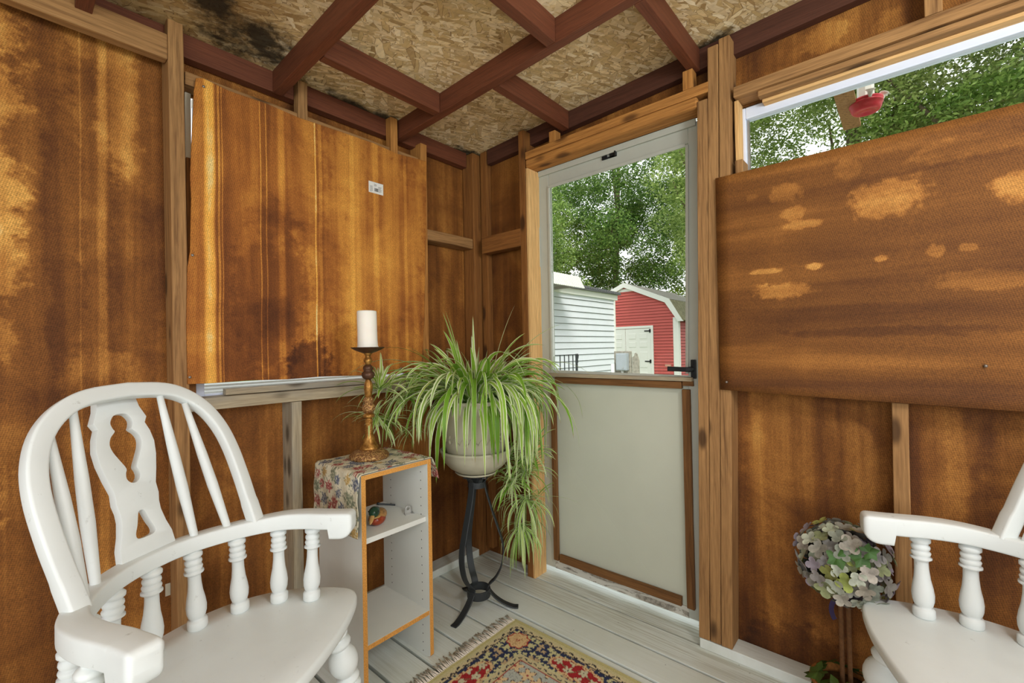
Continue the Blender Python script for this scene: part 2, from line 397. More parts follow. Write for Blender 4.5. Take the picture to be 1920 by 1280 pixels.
def bev(o, w, seg=2, ang=35):
    m = o.modifiers.new('b', 'BEVEL'); m.width = w; m.segments = seg; m.limit_method = 'ANGLE'; m.angle_limit = math.radians(ang); m.harden_normals = False
    return o
def smooth_by_angle(o, ang=40):
    me = o.data; me.polygons.foreach_set('use_smooth', [True]*len(me.polygons))
    bm = bmesh.new(); bm.from_mesh(me)
    for e in bm.edges:
        if len(e.link_faces) == 2 and e.calc_face_angle(0) > math.radians(ang): e.smooth = False
    bm.to_mesh(me); bm.free(); return o
def rsec(w, h, r=.3, n=4):
    """rounded rectangle section, full width w, height h"""
    R = min(w, h)*r; out = []
    for cx, cy, a0 in ((w/2-R, h/2-R, 0), (-w/2+R, h/2-R, 90), (-w/2+R, -h/2+R, 180), (w/2-R, -h/2+R, 270)):
        for k in range(n+1):
            a = math.radians(a0+90*k/n); out.append((cx+R*math.cos(a), cy+R*math.sin(a)))
    return out
def catmull(P, n=6, closed=False):
    P = [Vector(p) for p in P]; m = len(P); out = []
    for i in range(m if closed else m-1):
        a = P[i-1] if (i or closed) else P[0]*2-P[1]; b = P[i]; c = P[(i+1) % m]; d = P[(i+2) % m] if (closed or i+2 < m) else c*2-b
        for k in range(n):
            t = k/n; out.append(.5*((2*b)+(c-a)*t+(2*a-5*b+4*c-d)*t*t+(3*b-a-3*c+d)*t**3))
    if not closed: out.append(P[-1])
    return out
def extrude_poly(outline, holes, th, smoothpts=True):
    """flat board with holes cut in it (2D outline) -> mesh, thickness th about z=0"""
    cu = bpy.data.curves.new('c', 'CURVE'); cu.dimensions = '2D'; cu.fill_mode = 'BOTH'; cu.extrude = th/2-.0015; cu.bevel_depth = .0015; cu.bevel_resolution = 1; cu.offset = -.0015
    for pts in [outline]+holes:
        s = cu.splines.new('POLY'); s.points.add(len(pts)-1); s.use_cyclic_u = True
        for q, p in zip(s.points, pts): q.co = (p[0], p[1], 0, 1)
    o = bpy.data.objects.new('c', cu); COL.objects.link(o); bpy.context.view_layer.update()
    me = bpy.data.meshes.new_from_object(o); bpy.data.objects.remove(o); bpy.data.curves.remove(cu); return me

def lumber(name, label, x, y, z, mat, cat='stud', lean=(0, 0), top=None, parent=None, group=None, bevel=.002, kind=None, jitter=.0008):
    """a length of lumber given by its extents; local Z runs along its length; lean shifts the far end"""
    lo = [min(a) for a in (x, y, z)]; hi = [max(a) for a in (x, y, z)]
    d = [b-a for a, b in zip(lo, hi)]; ax = d.index(max(d)); c = Vector([(a+b)/2 for a, b in zip(lo, hi)])
    L = d[ax]; oth = [i for i in range(3) if i != ax]; w, t = d[oth[0]], d[oth[1]]
    seg = max(2, int(L/.15)); rnd = random.Random(hash((round(c.x, 3), round(c.y, 3), round(c.z, 3))) & 0xffff)
    vs = []; fs = []
    for i in range(seg+1):
        s = i/seg; zz = (s-.5)*L; lx, ly = lean[0]*(s-.5), lean[1]*(s-.5)
        for (a, b) in ((-1, -1), (1, -1), (1, 1), (-1, 1)):
            vs.append((a*w/2+lx+rnd.uniform(-1, 1)*jitter, b*t/2+ly+rnd.uniform(-1, 1)*jitter, zz))
    for i in range(seg):
        for k in range(4): fs.append((i*4+k, i*4+(k+1) % 4, (i+1)*4+(k+1) % 4, (i+1)*4+k))
    fs += [(3, 2, 1, 0), tuple(seg*4+k for k in range(4))]
    o = obj(name, vs, fs, mat, parent)
    E = [Vector((1, 0, 0)), Vector((0, 1, 0)), Vector((0, 0, 1))]
    R = Matrix.Identity(4)
    for i in range(3): R[i][0] = E[oth[0]][i]; R[i][1] = E[oth[1]][i]; R[i][2] = E[ax][i]
    if R.to_3x3().determinant() < 0:
        bm = bmesh.new(); bm.from_mesh(o.data); 
        for v in bm.verts: v.co.y *= -1
        bmesh.ops.reverse_faces(bm, faces=bm.faces); bm.to_mesh(o.data); bm.free()
        for i in range(3): R[i][1] *= -1
    R.translation = c; o.matrix_world = R
    if bevel: bev(o, bevel, 2)
    if label: tag(o, label, cat, group, kind)
    return o

# ------------------------------------------------------------------ room shell
YF, YS, XF, XS = 1.80, 1.889, 1.75, 1.839
XB, YB = -1.8, -2.6                       # rear walls, behind the photographer
CS = .037
def ceil_z(y): return 2.25+CS*(1.85-y)

def px_st(l, ax, v):
    out = []
    h = 0 if ax == 1 else 1
    for (x0, y0, x1, y1, a) in l:
        c = on((x0+x1)/2, (y0+y1)/2, ax, v); p = on(x0, (y0+y1)/2, ax, v); q = on((x0+x1)/2, y0, ax, v)
        out.append((c[h], c[2], max(.01, abs(c[h]-p[h])), max(.01, abs(c[2]-q[2])), a))
    return out

stL = px_st([(-260, -80, 62, 260, .26), (-200, 250, 86, 470, .30), (-60, 430, 60, 560, .22), (-200, 560, 40, 700, .16), (175, -20, 262, 335, .17), (110, -60, 185, 120, .10), (80, 130, 160, 700, -.10),
             (200, 330, 320, 700, -.07), (-300, 860, 40, 1030, .28), (-100, 640, 300, 720, .05), (130, 640, 240, 720, .05)], 1, YS)
wallL = fibre('brown_fibreboard_left', 0, FB, 1, stL, bright=.94, lines=[(on(150, 300, 1, YS)[0], .003, .10), (on(193, 500, 1, YS)[0], .016, .12)])
mb = MB()
wx0, wx1, wz0, wz1 = .43, 1.39, .985, 2.06
T = .012
mb.box(XB, wx0, YS, YS+T, -.02, 2.186).box(wx1, 1.86, YS, YS+T, -.02, 2.186).box(wx0, wx1, YS, YS+T, -.02, wz0).box(wx0, wx1, YS, YS+T, wz1, 2.186)
tag(mb.build('wall_left', wallL), kind='structure')

stR = px_st([(1385, 760, 1500, 1000, .05), (1400, 780, 1440, 1040, .05), (1540, 760, 1575, 900, .09), (1600, 780, 1660, 1000, .06), (1770, 765, 1830, 950, .10), (1850, 780, 1960, 960, .10),
             (1385, 1170, 1600, 1300, -.16), (1500, 1080, 1650, 1180, -.08), (1500, 40, 1600, 95, .16), (1400, 60, 1480, 130, -.05), (1640, 20, 1700, 70, .12)], 0, XS)
wallR = fibre('brown_fibreboard_right', 1, FB, 4, stR, bright=.80)
dy0, dy1, dz1 = .60, 1.435, 2.055
vz0, vz1, vy1 = 1.10, 2.03, .455
mb = MB()
top = 2.36
mb.box(XS, XS+T, dy1, 1.90, -.02, top).box(XS, XS+T, dy0, dy1, dz1, top).box(XS, XS+T, vy1, dy0, -.02, top)
mb.box(XS, XS+T, -1.3, vy1, -.02, vz0).box(XS, XS+T, -1.3, vy1, vz1, top).box(XS, XS+T, YB, -1.3, -.02, top)
tag(mb.build('wall_right', wallR), kind='structure')
# rear walls with broad unseen openings, put in so sky light and fills enter
rear = fibre('brown_fibreboard_rear', 0, FB, 7)
mb = MB()
mb.box(XB, XS, YB-T, YB, -.02, .8).box(XB, XS, YB-T, YB, 2.1, 2.44).box(XB, -1.3, YB-T, YB, .8, 2.1).box(1.4, XS, YB-T, YB, .8, 2.1)
tag(mb.build('wall_rear', rear), kind='structure')
mb = MB()
mb.box(XB-T, XB, YB, YS, -.02, .8).box(XB-T, XB, YB, YS, 2.1, 2.42).box(XB-T, XB, YB, -2.0, .8, 2.1).box(XB-T, XB, .9, YS, .8, 2.1)
tag(mb.build('wall_side', fibre('brown_fibreboard_side', 1, FB, 9)), kind='structure')

# ceiling: sheet of strand board, rising gently away from the left wall
v = []
for (x, y) in ((XB-.3, 1.903), (2.1, 1.903), (2.1, YB-.3), (XB-.3, YB-.3)): v.append((x, y, ceil_z(y)))
v += [(a, b, c+.012) for a, b, c in v]
tag(obj('ceiling', v, [(0, 1, 2, 3), (7, 6, 5, 4), (0, 4, 5, 1), (1, 5, 6, 2), (2, 6, 7, 3), (3, 7, 4, 0)], M_OSB), kind='structure')

# floor boards
mb = MB(); x = 1.7675
edges = []
while x > XB-.1: edges.append(x); x -= .1468
mb.box(edges[0]+.003, 2.02, .46, 1.88, -.03, 0); mb.box(edges[0]+.003, XS, YB, .46, -.03, 0)
rr = random.Random(3)
for e in edges:
    g = .0052+rr.random()*.0015
    mb.box(e-.1468+g, e-g, YB, YS, -.03, rr.uniform(-.0012, .0005))
fl = mb.build('floor', M_FLOOR, bevel=.0015); tag(fl, kind='structure')
tag(MB().box(XB, 1.9, YB, YS, -.12, -.060).build('floor_underlay', M_FLOORDARK), kind='structure')

# ------------------------------------------------------------------ framing, left wall
lumber('wall_post', 'tall knotty tan post on the left wall, rising beside the large stained panel', (.377, .420), (1.80, 1.889), (.0, 2.268), M_TAN, 'post', lean=(-.014, 0), bevel=.004)
lumber('cross_rail', 'thick weathered tan rail high on the left wall, ending at the knotty post', (XB+.01, .370), (1.80, 1.840), (2.116, 2.200), M_TAN, 'rail', bevel=.004)
lumber('wall_stud', 'grey weathered stud under the window ledge, behind the arched chair back', (.751, .790), (1.80, 1.889), (.038, .953), M_GREYW)
lumber('short_stud', 'short tan stud end under the left ceiling joist, above the stained panel', (.791, .829), (1.80, 1.840), (2.06, 2.235), M_TAN)
lumber('short_stud', 'short golden stud end above the panel, left of the middle ceiling joist', (1.220, 1.258), (1.80, 1.840), (2.062, 2.248), M_GOLD)
lumber('wall_stud', 'golden stud at the right edge of the stained panel, below the middle joist', (1.387, 1.425), (1.80, 1.889), (.0, 2.18), M_GOLD, lean=(.01, 0))
lumber('window_ledge', 'long grey weathered ledge beam under the left window', (.419, 1.386), (1.80, 1.889), (.954, .996), M_GREYW, 'ledge')
lumber('ledge_strip', 'thin grey wood strip lying on the weathered window ledge', (.535, 1.386), (1.826, 1.862), (.998, 1.021), M_GREYW, 'strip')
lumber('window_header', 'tan header board over the left window, mostly behind the panel', (.419, 1.386), (1.812, 1.880), (2.062, 2.105), M_TAN, 'board')
lumber('corner_post', 'thick dark square post standing in the corner behind the plant', (1.752, 1.838), (1.80, 1.884), (.0, 2.244), M_DARKW, 'post', bevel=.004)
lumber('rough_rail', 'rough split tan rail between the stained panel and the corner post', (1.428, 1.750), (1.803, 1.885), (1.704, 1.758), M_TAN, 'rail', bevel=.006, jitter=.003)
lumber('wall_stud', 'thin dark stud strip in the corner, right of the thick corner post', (1.800, 1.836), (1.742, 1.788), (.04, 2.25), M_DARKW)
tag(lumber('trim_1', None, (.42, 1.75), (1.80, 1.889), (.0, .038), M_FLOOR), kind='structure')
tag(lumber('trim_2', None, (XB, .375), (1.80, 1.889), (.0, .038), M_FLOOR), kind='structure')
# small scrap of trim inside the slit of the window
lumber('window_stop', 'narrow brown wood strip in the bright slit beside the knotty post', (.428, .450), (1.845, 1.88), (1.0, 1.825), M_DARKW, 'strip')
# ------------------------------------------------------------------ framing, right wall
lumber('wall_stud', 'narrow brown stud just left of the door, behind the plant leaves', (1.75, 1.836), (1.422, 1.459), (.0, 2.246), M_DARKW, lean=(0, .008))
lumber('short_rail', 'short horizontal board between the corner post and the door stud', (1.75, 1.80), (1.462, 1.738), (1.664, 1.754), M_DARKW, 'rail')
lumber('door_header', 'upper golden header board above the door', (1.75, 1.836), (.532, 1.420), (2.092, 2.130), M_GOLD, 'board', bevel=.003)
lumber('door_header', 'lower golden header board with a rounded edge resting above the door frame', (1.75, 1.836), (.575, 1.420), (2.050, 2.091), M_GOLD, 'board', bevel=.008)
lumber('door_jamb', 'pale yellow jamb board on the left side of the door', (1.752, 1.846), (1.408, 1.4205), (.0, 2.049), M_PALE, 'jamb', bevel=.001)
lumber('door_casing', 'brown casing strip fixed upright at the right edge of the door', (1.75, 1.836), (.557, .595), (.038, 2.068), M_TAN, 'board', lean=(0, -.040))
lumber('wall_stud', 'knotty brown stud right of the door, left one of the tall pair', (1.75, 1.836), (.5165, .5545), (.038, 2.255), M_TAN, lean=(0, -.042), bevel=.003)
lumber('wall_stud', 'split-grained brown stud right of the door, carrying the big dark panel edge', (1.75, 1.836), (.476, .5145), (.038, 2.270), M_TAN, lean=(0, -.042), bevel=.003)
lumber('wall_stud', 'pale straight stud under the dark panel, behind the flower topiary', (1.75, 1.836), (0, .038), (.038, 1.02), M_TAN, lean=(0, -.006))
lumber('window_header', 'long weathered header board above the high right window', (1.75, 1.836), (-2.4, .448), (2.035, 2.073), M_TAN, 'board', bevel=.003)
lumber('window_header', 'lower weathered header board just over the blue-white window frame', (1.762, 1.794), (-2.4, .372), (2.014, 2.034), M_TAN, 'board', bevel=.003)
lumber('window_filler', 'light raw wood strip edging the top of the high right window', (1.795, 1.836), (-2.4, .365), (2.005, 2.024), M_PALE, 'strip', bevel=.002)
lumber('window_filler', 'pale peeling wood strip at the left side of the high window', (1.775, 1.836), (.438, .452), (1.815, 2.034), M_PALE, 'strip', bevel=.002)
lumber('wood_block', 'small tan block at the lower left corner of the high window', (1.765, 1.836), (.425, .450), (1.10, 1.812), M_TAN, 'block', bevel=.002)
lumber('short_stud', 'short brown stud above the long header at the top right', (1.752, 1.798), (-.10, -.062), (2.074, 2.32), M_TAN)
lumber('short_stud', 'short golden stud above the door header, next to the post pair', (1.752, 1.798), (.590, .628), (2.131, 2.205), M_GOLD)
lumber('short_stud', 'short golden stud above the left part of the door header', (1.752, 1.798), (1.235, 1.272), (2.131, 2.183), M_GOLD)
tag(lumber('trim_3', None, (1.75, 1.836), (YB, .613), (.0, .036), M_FLOOR), kind='structure')

# ------------------------------------------------------------------ ceiling framing
def joist(name, label, x, y, depth=.088, mat=M_RED, cat='joist', axis='y'):
    (x0, x1), (y0, y1) = x, y
    P = [(x0, y0), (x1, y0), (x1, y1), (x0, y1)]
    cx, cy = (x0+x1)/2, (y0+y1)/2; cz = ceil_z(cy)-depth/2
    vs = []
    for dz in (-depth, -.0005):
        for (a, b) in P: vs.append(Vector((a-cx, b-cy, ceil_z(b)+dz-cz)))
    # local Z along the length so that the grain runs with it
    if axis == 'y': R = Matrix(((1, 0, 0), (0, 0, 1), (0, -1, 0)))
    else: R = Matrix(((0, 0, 1), (0, 1, 0), (-1, 0, 0)))
    Ri = R.inverted(); vs = [Ri @ q for q in vs]
    o = obj(name, vs, [(0, 3, 2, 1), (4, 5, 6, 7), (0, 1, 5, 4), (1, 2, 6, 5), (2, 3, 7, 6), (3, 0, 4, 7)], mat)
    m = R.to_4x4(); m.translation = (cx, cy, cz); o.matrix_world = m; bev(o, .002); return tag(o, label, cat)
joist('ceiling_joist', 'red-brown joist crossing the ceiling above the left stained panel', (.711, .749), (-2.55, 1.840))
joist('ceiling_joist', 'long red-brown middle joist running from the left wall over the door', (1.270, 1.308), (-2.55, 1.840))
joist('ceiling_joist', 'red-brown joist over the photographer, left of the others', (.150, .188), (-2.55, 1.840))
joist('ceiling_joist', 'red-brown joist at the far side of the porch ceiling', (-.41, -.372), (-2.55, 1.840))
joist('joist_block', 'red-brown cross block between the two joists, nearest the left wall', (.751, 1.268), (1.500, 1.538), axis='x', cat='block')
joist('joist_block', 'red-brown cross block between the middle joist and the door wall, near the corner', (1.310, 1.798), (1.186, 1.224), axis='x', cat='block')
joist('joist_block', 'red-brown cross block at the top of the view, left of the middle joist', (.751, 1.268), (.884, .922), axis='x', cat='block')
joist('joist_block', 'red-brown cross block over the right side of the door', (1.310, 1.798), (.576, .614), axis='x', cat='block')
joist('joist_block', 'red-brown cross block at the ceiling above the photographer', (.751, 1.268), (.27, .308), axis='x', cat='block')
joist('rim_joist', 'red-brown rim board along the top of the left wall', (XB+.01, 1.745), (1.842, 1.880), .082, axis='x', cat='rim board')
joist('rim_joist', 'dark red-brown rim board along the top of the door wall', (1.800, 1.836), (-2.55, 1.735), .082, mat=M_REDD, cat='rim board')

# ------------------------------------------------------------------ left window (behind the panel)
g = thing('window_1', None, None); tag(g, kind='structure')
mb = MB()
mb.box(wx0, wx0+.018, 1.865, 1.915, wz0, wz1).box(wx1-.03, wx1, 1.865, 1.915, wz0, wz1).box(wx0+.03, wx1-.03, 1.865, 1.915, wz1-.03, wz1).box(wx0+.03, wx1-.03, 1.865, 1.915, wz0, wz0+.010)
mb.build('window_frame', M_CREAM, g, bevel=.002)
mb = MB()
mb.box(wx0+.03, wx0+.055, 1.885, 1.91, wz0+.010, wz1-.03).box(wx1-.055, wx1-.03, 1.885, 1.91, wz0+.010, wz1-.03).box(wx0+.055, wx1-.055, 1.885, 1.91, wz1-.075, wz1-.03).box(wx0+.055, wx1-.055, 1.885, 1.91, wz0+.010, wz0+.018)
mb.build('sash', M_VINYL, g, bevel=.002)
mb = MB()
for k in range(4):
    a_ = 1.916+k*.05; h_ = .990+k*.0095; mb.box(wx0-.03, wx1+.03, a_, a_+.006, .97, h_+.006); mb.hexa([(wx0-.03, a_+.006, .97), (wx1+.03, a_+.006, .97), (wx1+.03, a_+.05, .97), (wx0-.03, a_+.05, .97), (wx0-.03, a_+.006, h_), (wx1+.03, a_+.006, h_), (wx1+.03, a_+.05, h_+.009), (wx0-.03, a_+.05, h_+.009)])
mb.build('added_sky_sill', M_WHT, g)  # stepped ramp added outside, shaped so its tops catch sky light
MB().box(wx0+.055, wx1-.055, 1.897, 1.899, wz0+.018, wz1-.075).build('pane', M_GLASS, g)

# right high window
g = thing('window_2', None, None); tag(g, kind='structure')
mb = MB(); a, b = vz0, 2.022
mb.box(1.83, 1.87, .428, .448, a, b).box(1.83, 1.87, -1.25, -1.23, a, b).box(1.83, 1.87, -1.23, .428, b-.042, b).box(1.83, 1.87, -1.23, .428, a, a+.04)
mb.build('window_frame', M_VINYL, g, bevel=.003)
mb = MB()
mb.box(1.845, 1.86, .420, .428, a+.04, b-.042).box(1.845, 1.86, -1.23, -1.222, a+.04, b-.042)
mb.build('glazing_strip', M_STEEL, g)
MB().box(1.851, 1.853, -1.222, .420, a+.04, b-.042).build('pane', M_GLASS, g)

# ------------------------------------------------------------------ big panels
stP = px_st([(368, 120, 398, 720, .02), (430, 400, 590, 720, -.10), (530, 630, 620, 720, -.30), (590, 200, 830, 720, .10), (640, 330, 720, 640, .06), (600, 690, 650, 730, -.1), (470, 560, 560, 640, -.08)], 1, 1.79)
def bx(px, py=400): return on(px, py, 1, 1.79)[0]
M_PANL = fibre('stained_orange_fibreboard', 0, FBR, 12, stP, lines=[(bx(395), .018, .30), (bx(385), .006, .12), (bx(411), .005, .22), (bx(417), .003, .18), (bx(500), .003, .2), (bx(489), .003, .22), (bx(528), .018, .14), (bx(592), .004, .34), (bx(601), .010, .16), (bx(660), .014, .1), (bx(705), .02, .09), (bx(760), .012, .1)], blot=.8, mesh=.0090)
pts = [(368, 146), (380, 146), (430, 170), (500, 194), (560, 220), (640, 247), (700, 268), (745, 288), (800, 302), (799, 420), (797, 520), (796, 600), (790, 697), (700, 703), (600, 706), (540, 711), (470, 713), (400, 718), (352, 720), (350, 600), (352, 500), (357, 470), (359, 372), (357, 330), (361, 240), (364, 170)]
W2 = [on(x, y, 1, 1.79) for x, y in pts]
me = extrude_poly([(p.x, p.z) for p in W2], [], .009)
me.transform(Matrix(((1, 0, 0, 0), (0, 0, -1, 1.7945), (0, 1, 0, 0), (0, 0, 0, 1))))
me.materials.append(M_PANL)
pan = bpy.data.objects.new('stained_panel', me); COL.objects.link(pan)
tag(pan, 'orange-brown stained fibreboard sheet covering the left window, with a small barcode sticker', 'panel')
pan.data.name = 'stained_panel'
mb = MB()
mb.box(1.093, 1.167, 1.7885, 1.7897, 1.857, 1.907)
st = mb.build('barcode_sticker', plain('white_sticker_paper', lin(226, 226, 222), .5, var=.02), pan)
st['label'] = 'small white barcode sticker on the stained panel'
mb = MB(); rb = random.Random(5)
for row in range(9):
    z = 1.895-row*.004
    if row not in (0, 1): mb.box(1.099, 1.099+rb.uniform(.009, .015), 1.788, 1.7886, z-.0012, z)
for k in range(12):
    x0 = 1.122+k*.0016; mb.box(x0, x0+.0008*rb.choice((1, 1.5)), 1.788, 1.7886, 1.866, 1.881)
for row in range(7):
    mb.box(1.141, 1.141+rb.uniform(.012, .02), 1.788, 1.7886, 1.889-row*.0038, 1.8902-row*.0038)
mb.build('printing', plain('grey_print_ink', lin(104, 104, 104), .7), st)
tx = bpy.data.curves.new('number', 'FONT'); tx.body = '25'; tx.size = .013; tx.extrude = .0002
to = bpy.data.objects.new('number', tx); COL.objects.link(to); to.parent = st; to.location = (1.119, 1.7882, 1.890); to.rotation_euler = (PI/2, 0, 0); 
bpy.context.view_layer.update(); nm = bpy.data.meshes.new_from_object(to); mw = (to.location.copy(), to.rotation_euler.copy()); bpy.data.objects.remove(to)
nm.materials.clear(); nm.materials.append(plain('black_print_ink', lin(40, 40, 44), .7)); to = bpy.data.objects.new('number', nm); COL.objects.link(to); to.parent = st; to.location, to.rotation_euler = mw
for (px, py) in ((361, 478), (356, 707), (382, 162), (752, 690)):
    p = on(px, py, 1, 1.788); mb = MB().lathe((p.x, 1.7895, p.z), (p.x, 1.786, p.z), [(0, .0045), (.6, .0045), (1, .003)], 12); mb.build('screw', M_SCREW, pan, True)

stQ = px_st([(1590, 335, 1745, 405, .24), (1440, 345, 1500, 382, .18), (1468, 385, 1515, 415, .18), (1465, 412, 1535, 432, .20), (1860, 315, 1960, 372, .27), (1735, 455, 1775, 478, .20), (1800, 452, 1835, 470, .20),
             (1512, 490, 1545, 504, .34), (1408, 503, 1470, 514, .24), (1412, 530, 1515, 560, .26), (1735, 500, 1950, 545, .16), (1500, 610, 1900, 632, -.12), (1700, 250, 1930, 300, .12),
             (1640, 480, 1665, 490, .28), (1355, 690, 1920, 740, -.03), (1560, 300, 1620, 335, .1), (1400, 365, 1420, 380, .1)], 0, 1.74)
M_PANR = fibre('dark_brown_fibreboard_sheet', 1, FBQ, 21, stQ, vert=False, blot=.55, mesh=.0080)
yl, yr = .513, -1.35
nx, nz = 40, 24; vs = []; fs = []
for i in range(nx+1):
    y = yl+(yr-yl)*i/nx; s = (yl-y)/(.513+.244); zb = .981-.020*s; zt = 1.757-.0015*s
    for j in range(nz+1):
        z = zb+(zt-zb)*j/nz; d = z-zb
        vs.append((1.7405-.016*math.exp(-d/.018)*min(1, max(0, (yl-y)*3)) - .004*math.sin(y*4)*math.sin((z-.9)*3.5), y, z))
for i in range(nx):
    for j in range(nz): a = i*(nz+1)+j; fs.append((a, a+1, a+nz+2, a+nz+1))
pr_ = obj('dark_panel', vs, fs, M_PANR, smooth=True)
so = pr_.modifiers.new('s', 'SOLIDIFY'); so.thickness = .006; so.offset = 1
tag(pr_, 'large dark brown fibreboard sheet covering the lower part of the right window', 'panel')
for (px, py) in ((1362, 716), (1848, 686)):
    p = on(px, py, 0, 1.735); MB().lathe((1.740, p.y, p.z), (1.731, p.y, p.z), [(0, .0045), (.6, .0045), (1, .003)], 12).build('screw', M_SCREW, pr_, True)
# second sticker, on the left wall behind the chair
mb = MB(); p0 = on(310, 1118, 1, 1.887); p1 = on(322, 1091, 1, 1.887)
s2 = mb.box(p0.x, p1.x-.004, 1.8862, 1.8872, p0.z, p1.z).build('barcode_sticker', plain('cream_sticker_paper', lin(196, 190, 170), .6))
tag(s2, 'small upright barcode sticker on the left wall, behind the chair spindles beside the post', 'sticker')
mb = MB()
for k in range(13): mb.box(p0.x+.010, p1.x-.008, 1.8855, 1.8860, p0.z+.008+k*.0032, p0.z+.0095+k*.0032)
mb.build('printing', plain('dark_print_ink', lin(70, 66, 60), .7), s2)

# ------------------------------------------------------------------ door
D = thing('door_1', None, None); tag(D, kind='structure')
XD = 1.85
def hexpanel(mb, x0, x1, c):                # c: 4 (y,z) corners bl, br, tr, tl
    mb.hexa([(x0, *c[0]), (x0, *c[1]), (x1, *c[1]), (x1, *c[0]), (x0, *c[3]), (x0, *c[2]), (x1, *c[2]), (x1, *c[3])])
yL, yR0, yR1 = 1.428, .648, .612            # left edge, right edge at the bottom / top
def yr_(z): return yR0+(yR1-yR0)*z/2.03
mb = MB(); ZT = 2.045
hexpanel(mb, XD, XD+.03, [(yL, .035), (yL-.075, .035), (yL-.078, ZT), (yL, ZT)])
hexpanel(mb, XD, XD+.03, [(yr_(0)+.042, .035), (yr_(0)-.01, .035), (yr_(ZT)-.01, ZT), (yr_(ZT)+.035, ZT)])
hexpanel(mb, XD, XD+.03, [(yL-.078, 1.965), (yr_(2)+.035, 1.965), (yr_(2)+.035, ZT), (yL-.078, ZT)])
hexpanel(mb, XD, XD+.03, [(yL-.075, .985), (yr_(1)+.038, .975), (yr_(1)+.038, 1.02), (yL-.075, 1.03)])
mb.build('door_frame', M_ALU, D, bevel=.003)
mb = MB()
hexpanel(mb, XD-.012, XD, [(yL+.006, .0), (yL-.018, .0), (yL-.020, ZT), (yL+.006, ZT)])
hexpanel(mb, XD-.012, XD, [(yL-.02, ZT-.02), (yr_(2), ZT-.02), (yr_(2), ZT+.008), (yL-.02, ZT+.008)])
hexpanel(mb, XD-.010, XD-.001, [(yL-.074, 1.03), (yL-.086, 1.03), (yL-.088, 1.958), (yL-.076, 1.958)])
hexpanel(mb, XD-.010, XD-.001, [(yr_(1)+.046, 1.03), (yr_(1)+.034, 1.03), (yr_(2)+.031, 1.958), (yr_(2)+.043, 1.958)])
hexpanel(mb, XD-.010, XD-.001, [(yL-.076, 1.952), (yr_(2)+.043, 1.952), (yr_(2)+.043, 1.966), (yL-.076, 1.966)])
mb.build('glazing_bead', M_ALU, D, bevel=.002)
mb = MB(); hexpanel(mb, XD+.012, XD+.014, [(yL-.08, 1.025), (yr_(1)+.03, 1.025), (yr_(2)+.03, 1.966), (yL-.08, 1.966)]); mb.build('pane', M_GLASS, D)
mb = MB(); hexpanel(mb, XD+.006, XD+.016, [(yL-.07, .07), (yr_(0)+.03, .07), (yr_(1)+.03, .98), (yL-.07, .98)]); mb.build('lower_panel', M_DOORPANEL, D)
# diagonal brace faintly pressed in the panel
mb = MB()
mb.sweep([(XD+.0055, 1.30, .60), (XD+.0055, 1.02, .32), (XD+.0055, .80, .10)], rsec(.005, .0005), (1, 0, 0))
mb.sweep([(XD+.0055, 1.14, .56), (XD+.0055, .92, .80)], rsec(.005, .0005), (1, 0, 0))
mb.build('panel_crease', M_DOORPANEL, D)
lumber('top_strip', None, (XD-.022, XD-.001), (.690, 1.322), (.968, .998), M_DOORW, parent=D)
lumber('top_strip', None, (XD-.016, XD-.001), (.645, .688), (.980, 1.0), M_DOORW, parent=D)
lumber('mid_ledge', None, (XD-.030, XD-.001), (.645, 1.385), (1.0, 1.016), M_GREYW, parent=D)
lumber('side_strip', None, (XD-.018, XD-.001), (1.325, 1.352), (.082, .966), M_DOORW, parent=D)
lumber('side_strip', None, (XD-.018, XD-.001), (.659, .690), (.082, .966), M_DOORW, parent=D, lean=(0, .0))
lumber('bottom_strip', None, (XD-.018, XD-.001), (.712, 1.318), (.080, .116), M_DOORW, parent=D)
def peel():
    n = NT('peeling_white_paint_on_grey'); v = n.co(); f = n.noise(n.map(v, (1, 5, 22)), 1, 6, .7, .8); f2 = n.noise(v, 60, 3)
    c = n.mix(n.step(f, .50, .53), lin(206, 204, 194), n.ramp(f2, [(.35, lin(120, 116, 106)), (.6, lin(168, 162, 150))]))
    n.bump(n.step(f, .48, .54), .5, .002); return n.out(c, .5)
mb = MB(); hexpanel(mb, XD-.001, XD+.03, [(yL-.075, .035), (yr_(0)+.040, .035), (yr_(0)+.040, .078), (yL-.075, .078)])
mb.build('bottom_rail', peel(), D)

# lever handle and closer bracket
hp = on(1305, 692, 0, XD-.012)
mb = MB(); mb.box(XD-.012, XD-.001, .634, .654, hp.z-.038, hp.z+.038)
mb.lathe((XD-.012, .650, hp.z), (XD-.042, .650, hp.z), [(0, .012), (.5, .010), (1, .011)], 16)
mb.sweep([(XD-.040, .642, hp.z), (XD-.042, .66, hp.z), (XD-.042, .70, hp.z+.001), (XD-.044, .736, hp.z+.002)], rsec(.010, .019, .4), (0, 0, 1))
mb.build('door_handle', M_BLACK, D, bevel=.002)
mb = MB(); c = on(1142, 293, 0, XD-.004)
mb.box(XD-.010, XD-.001, c.y-.038, c.y+.036, c.z-.009, c.z-.004).box(XD-.010, XD-.001, c.y-.038, c.y-.004, c.z-.009, c.z+.012).box(XD-.008, XD-.001, c.y+.010, c.y+.036, c.z-.009, c.z+.008).box(XD-.018, XD-.008, c.y-.038, c.y-.032, c.z-.009, c.z+.012)
mb.build('closer_bracket', M_BLACK, D, bevel=.001)

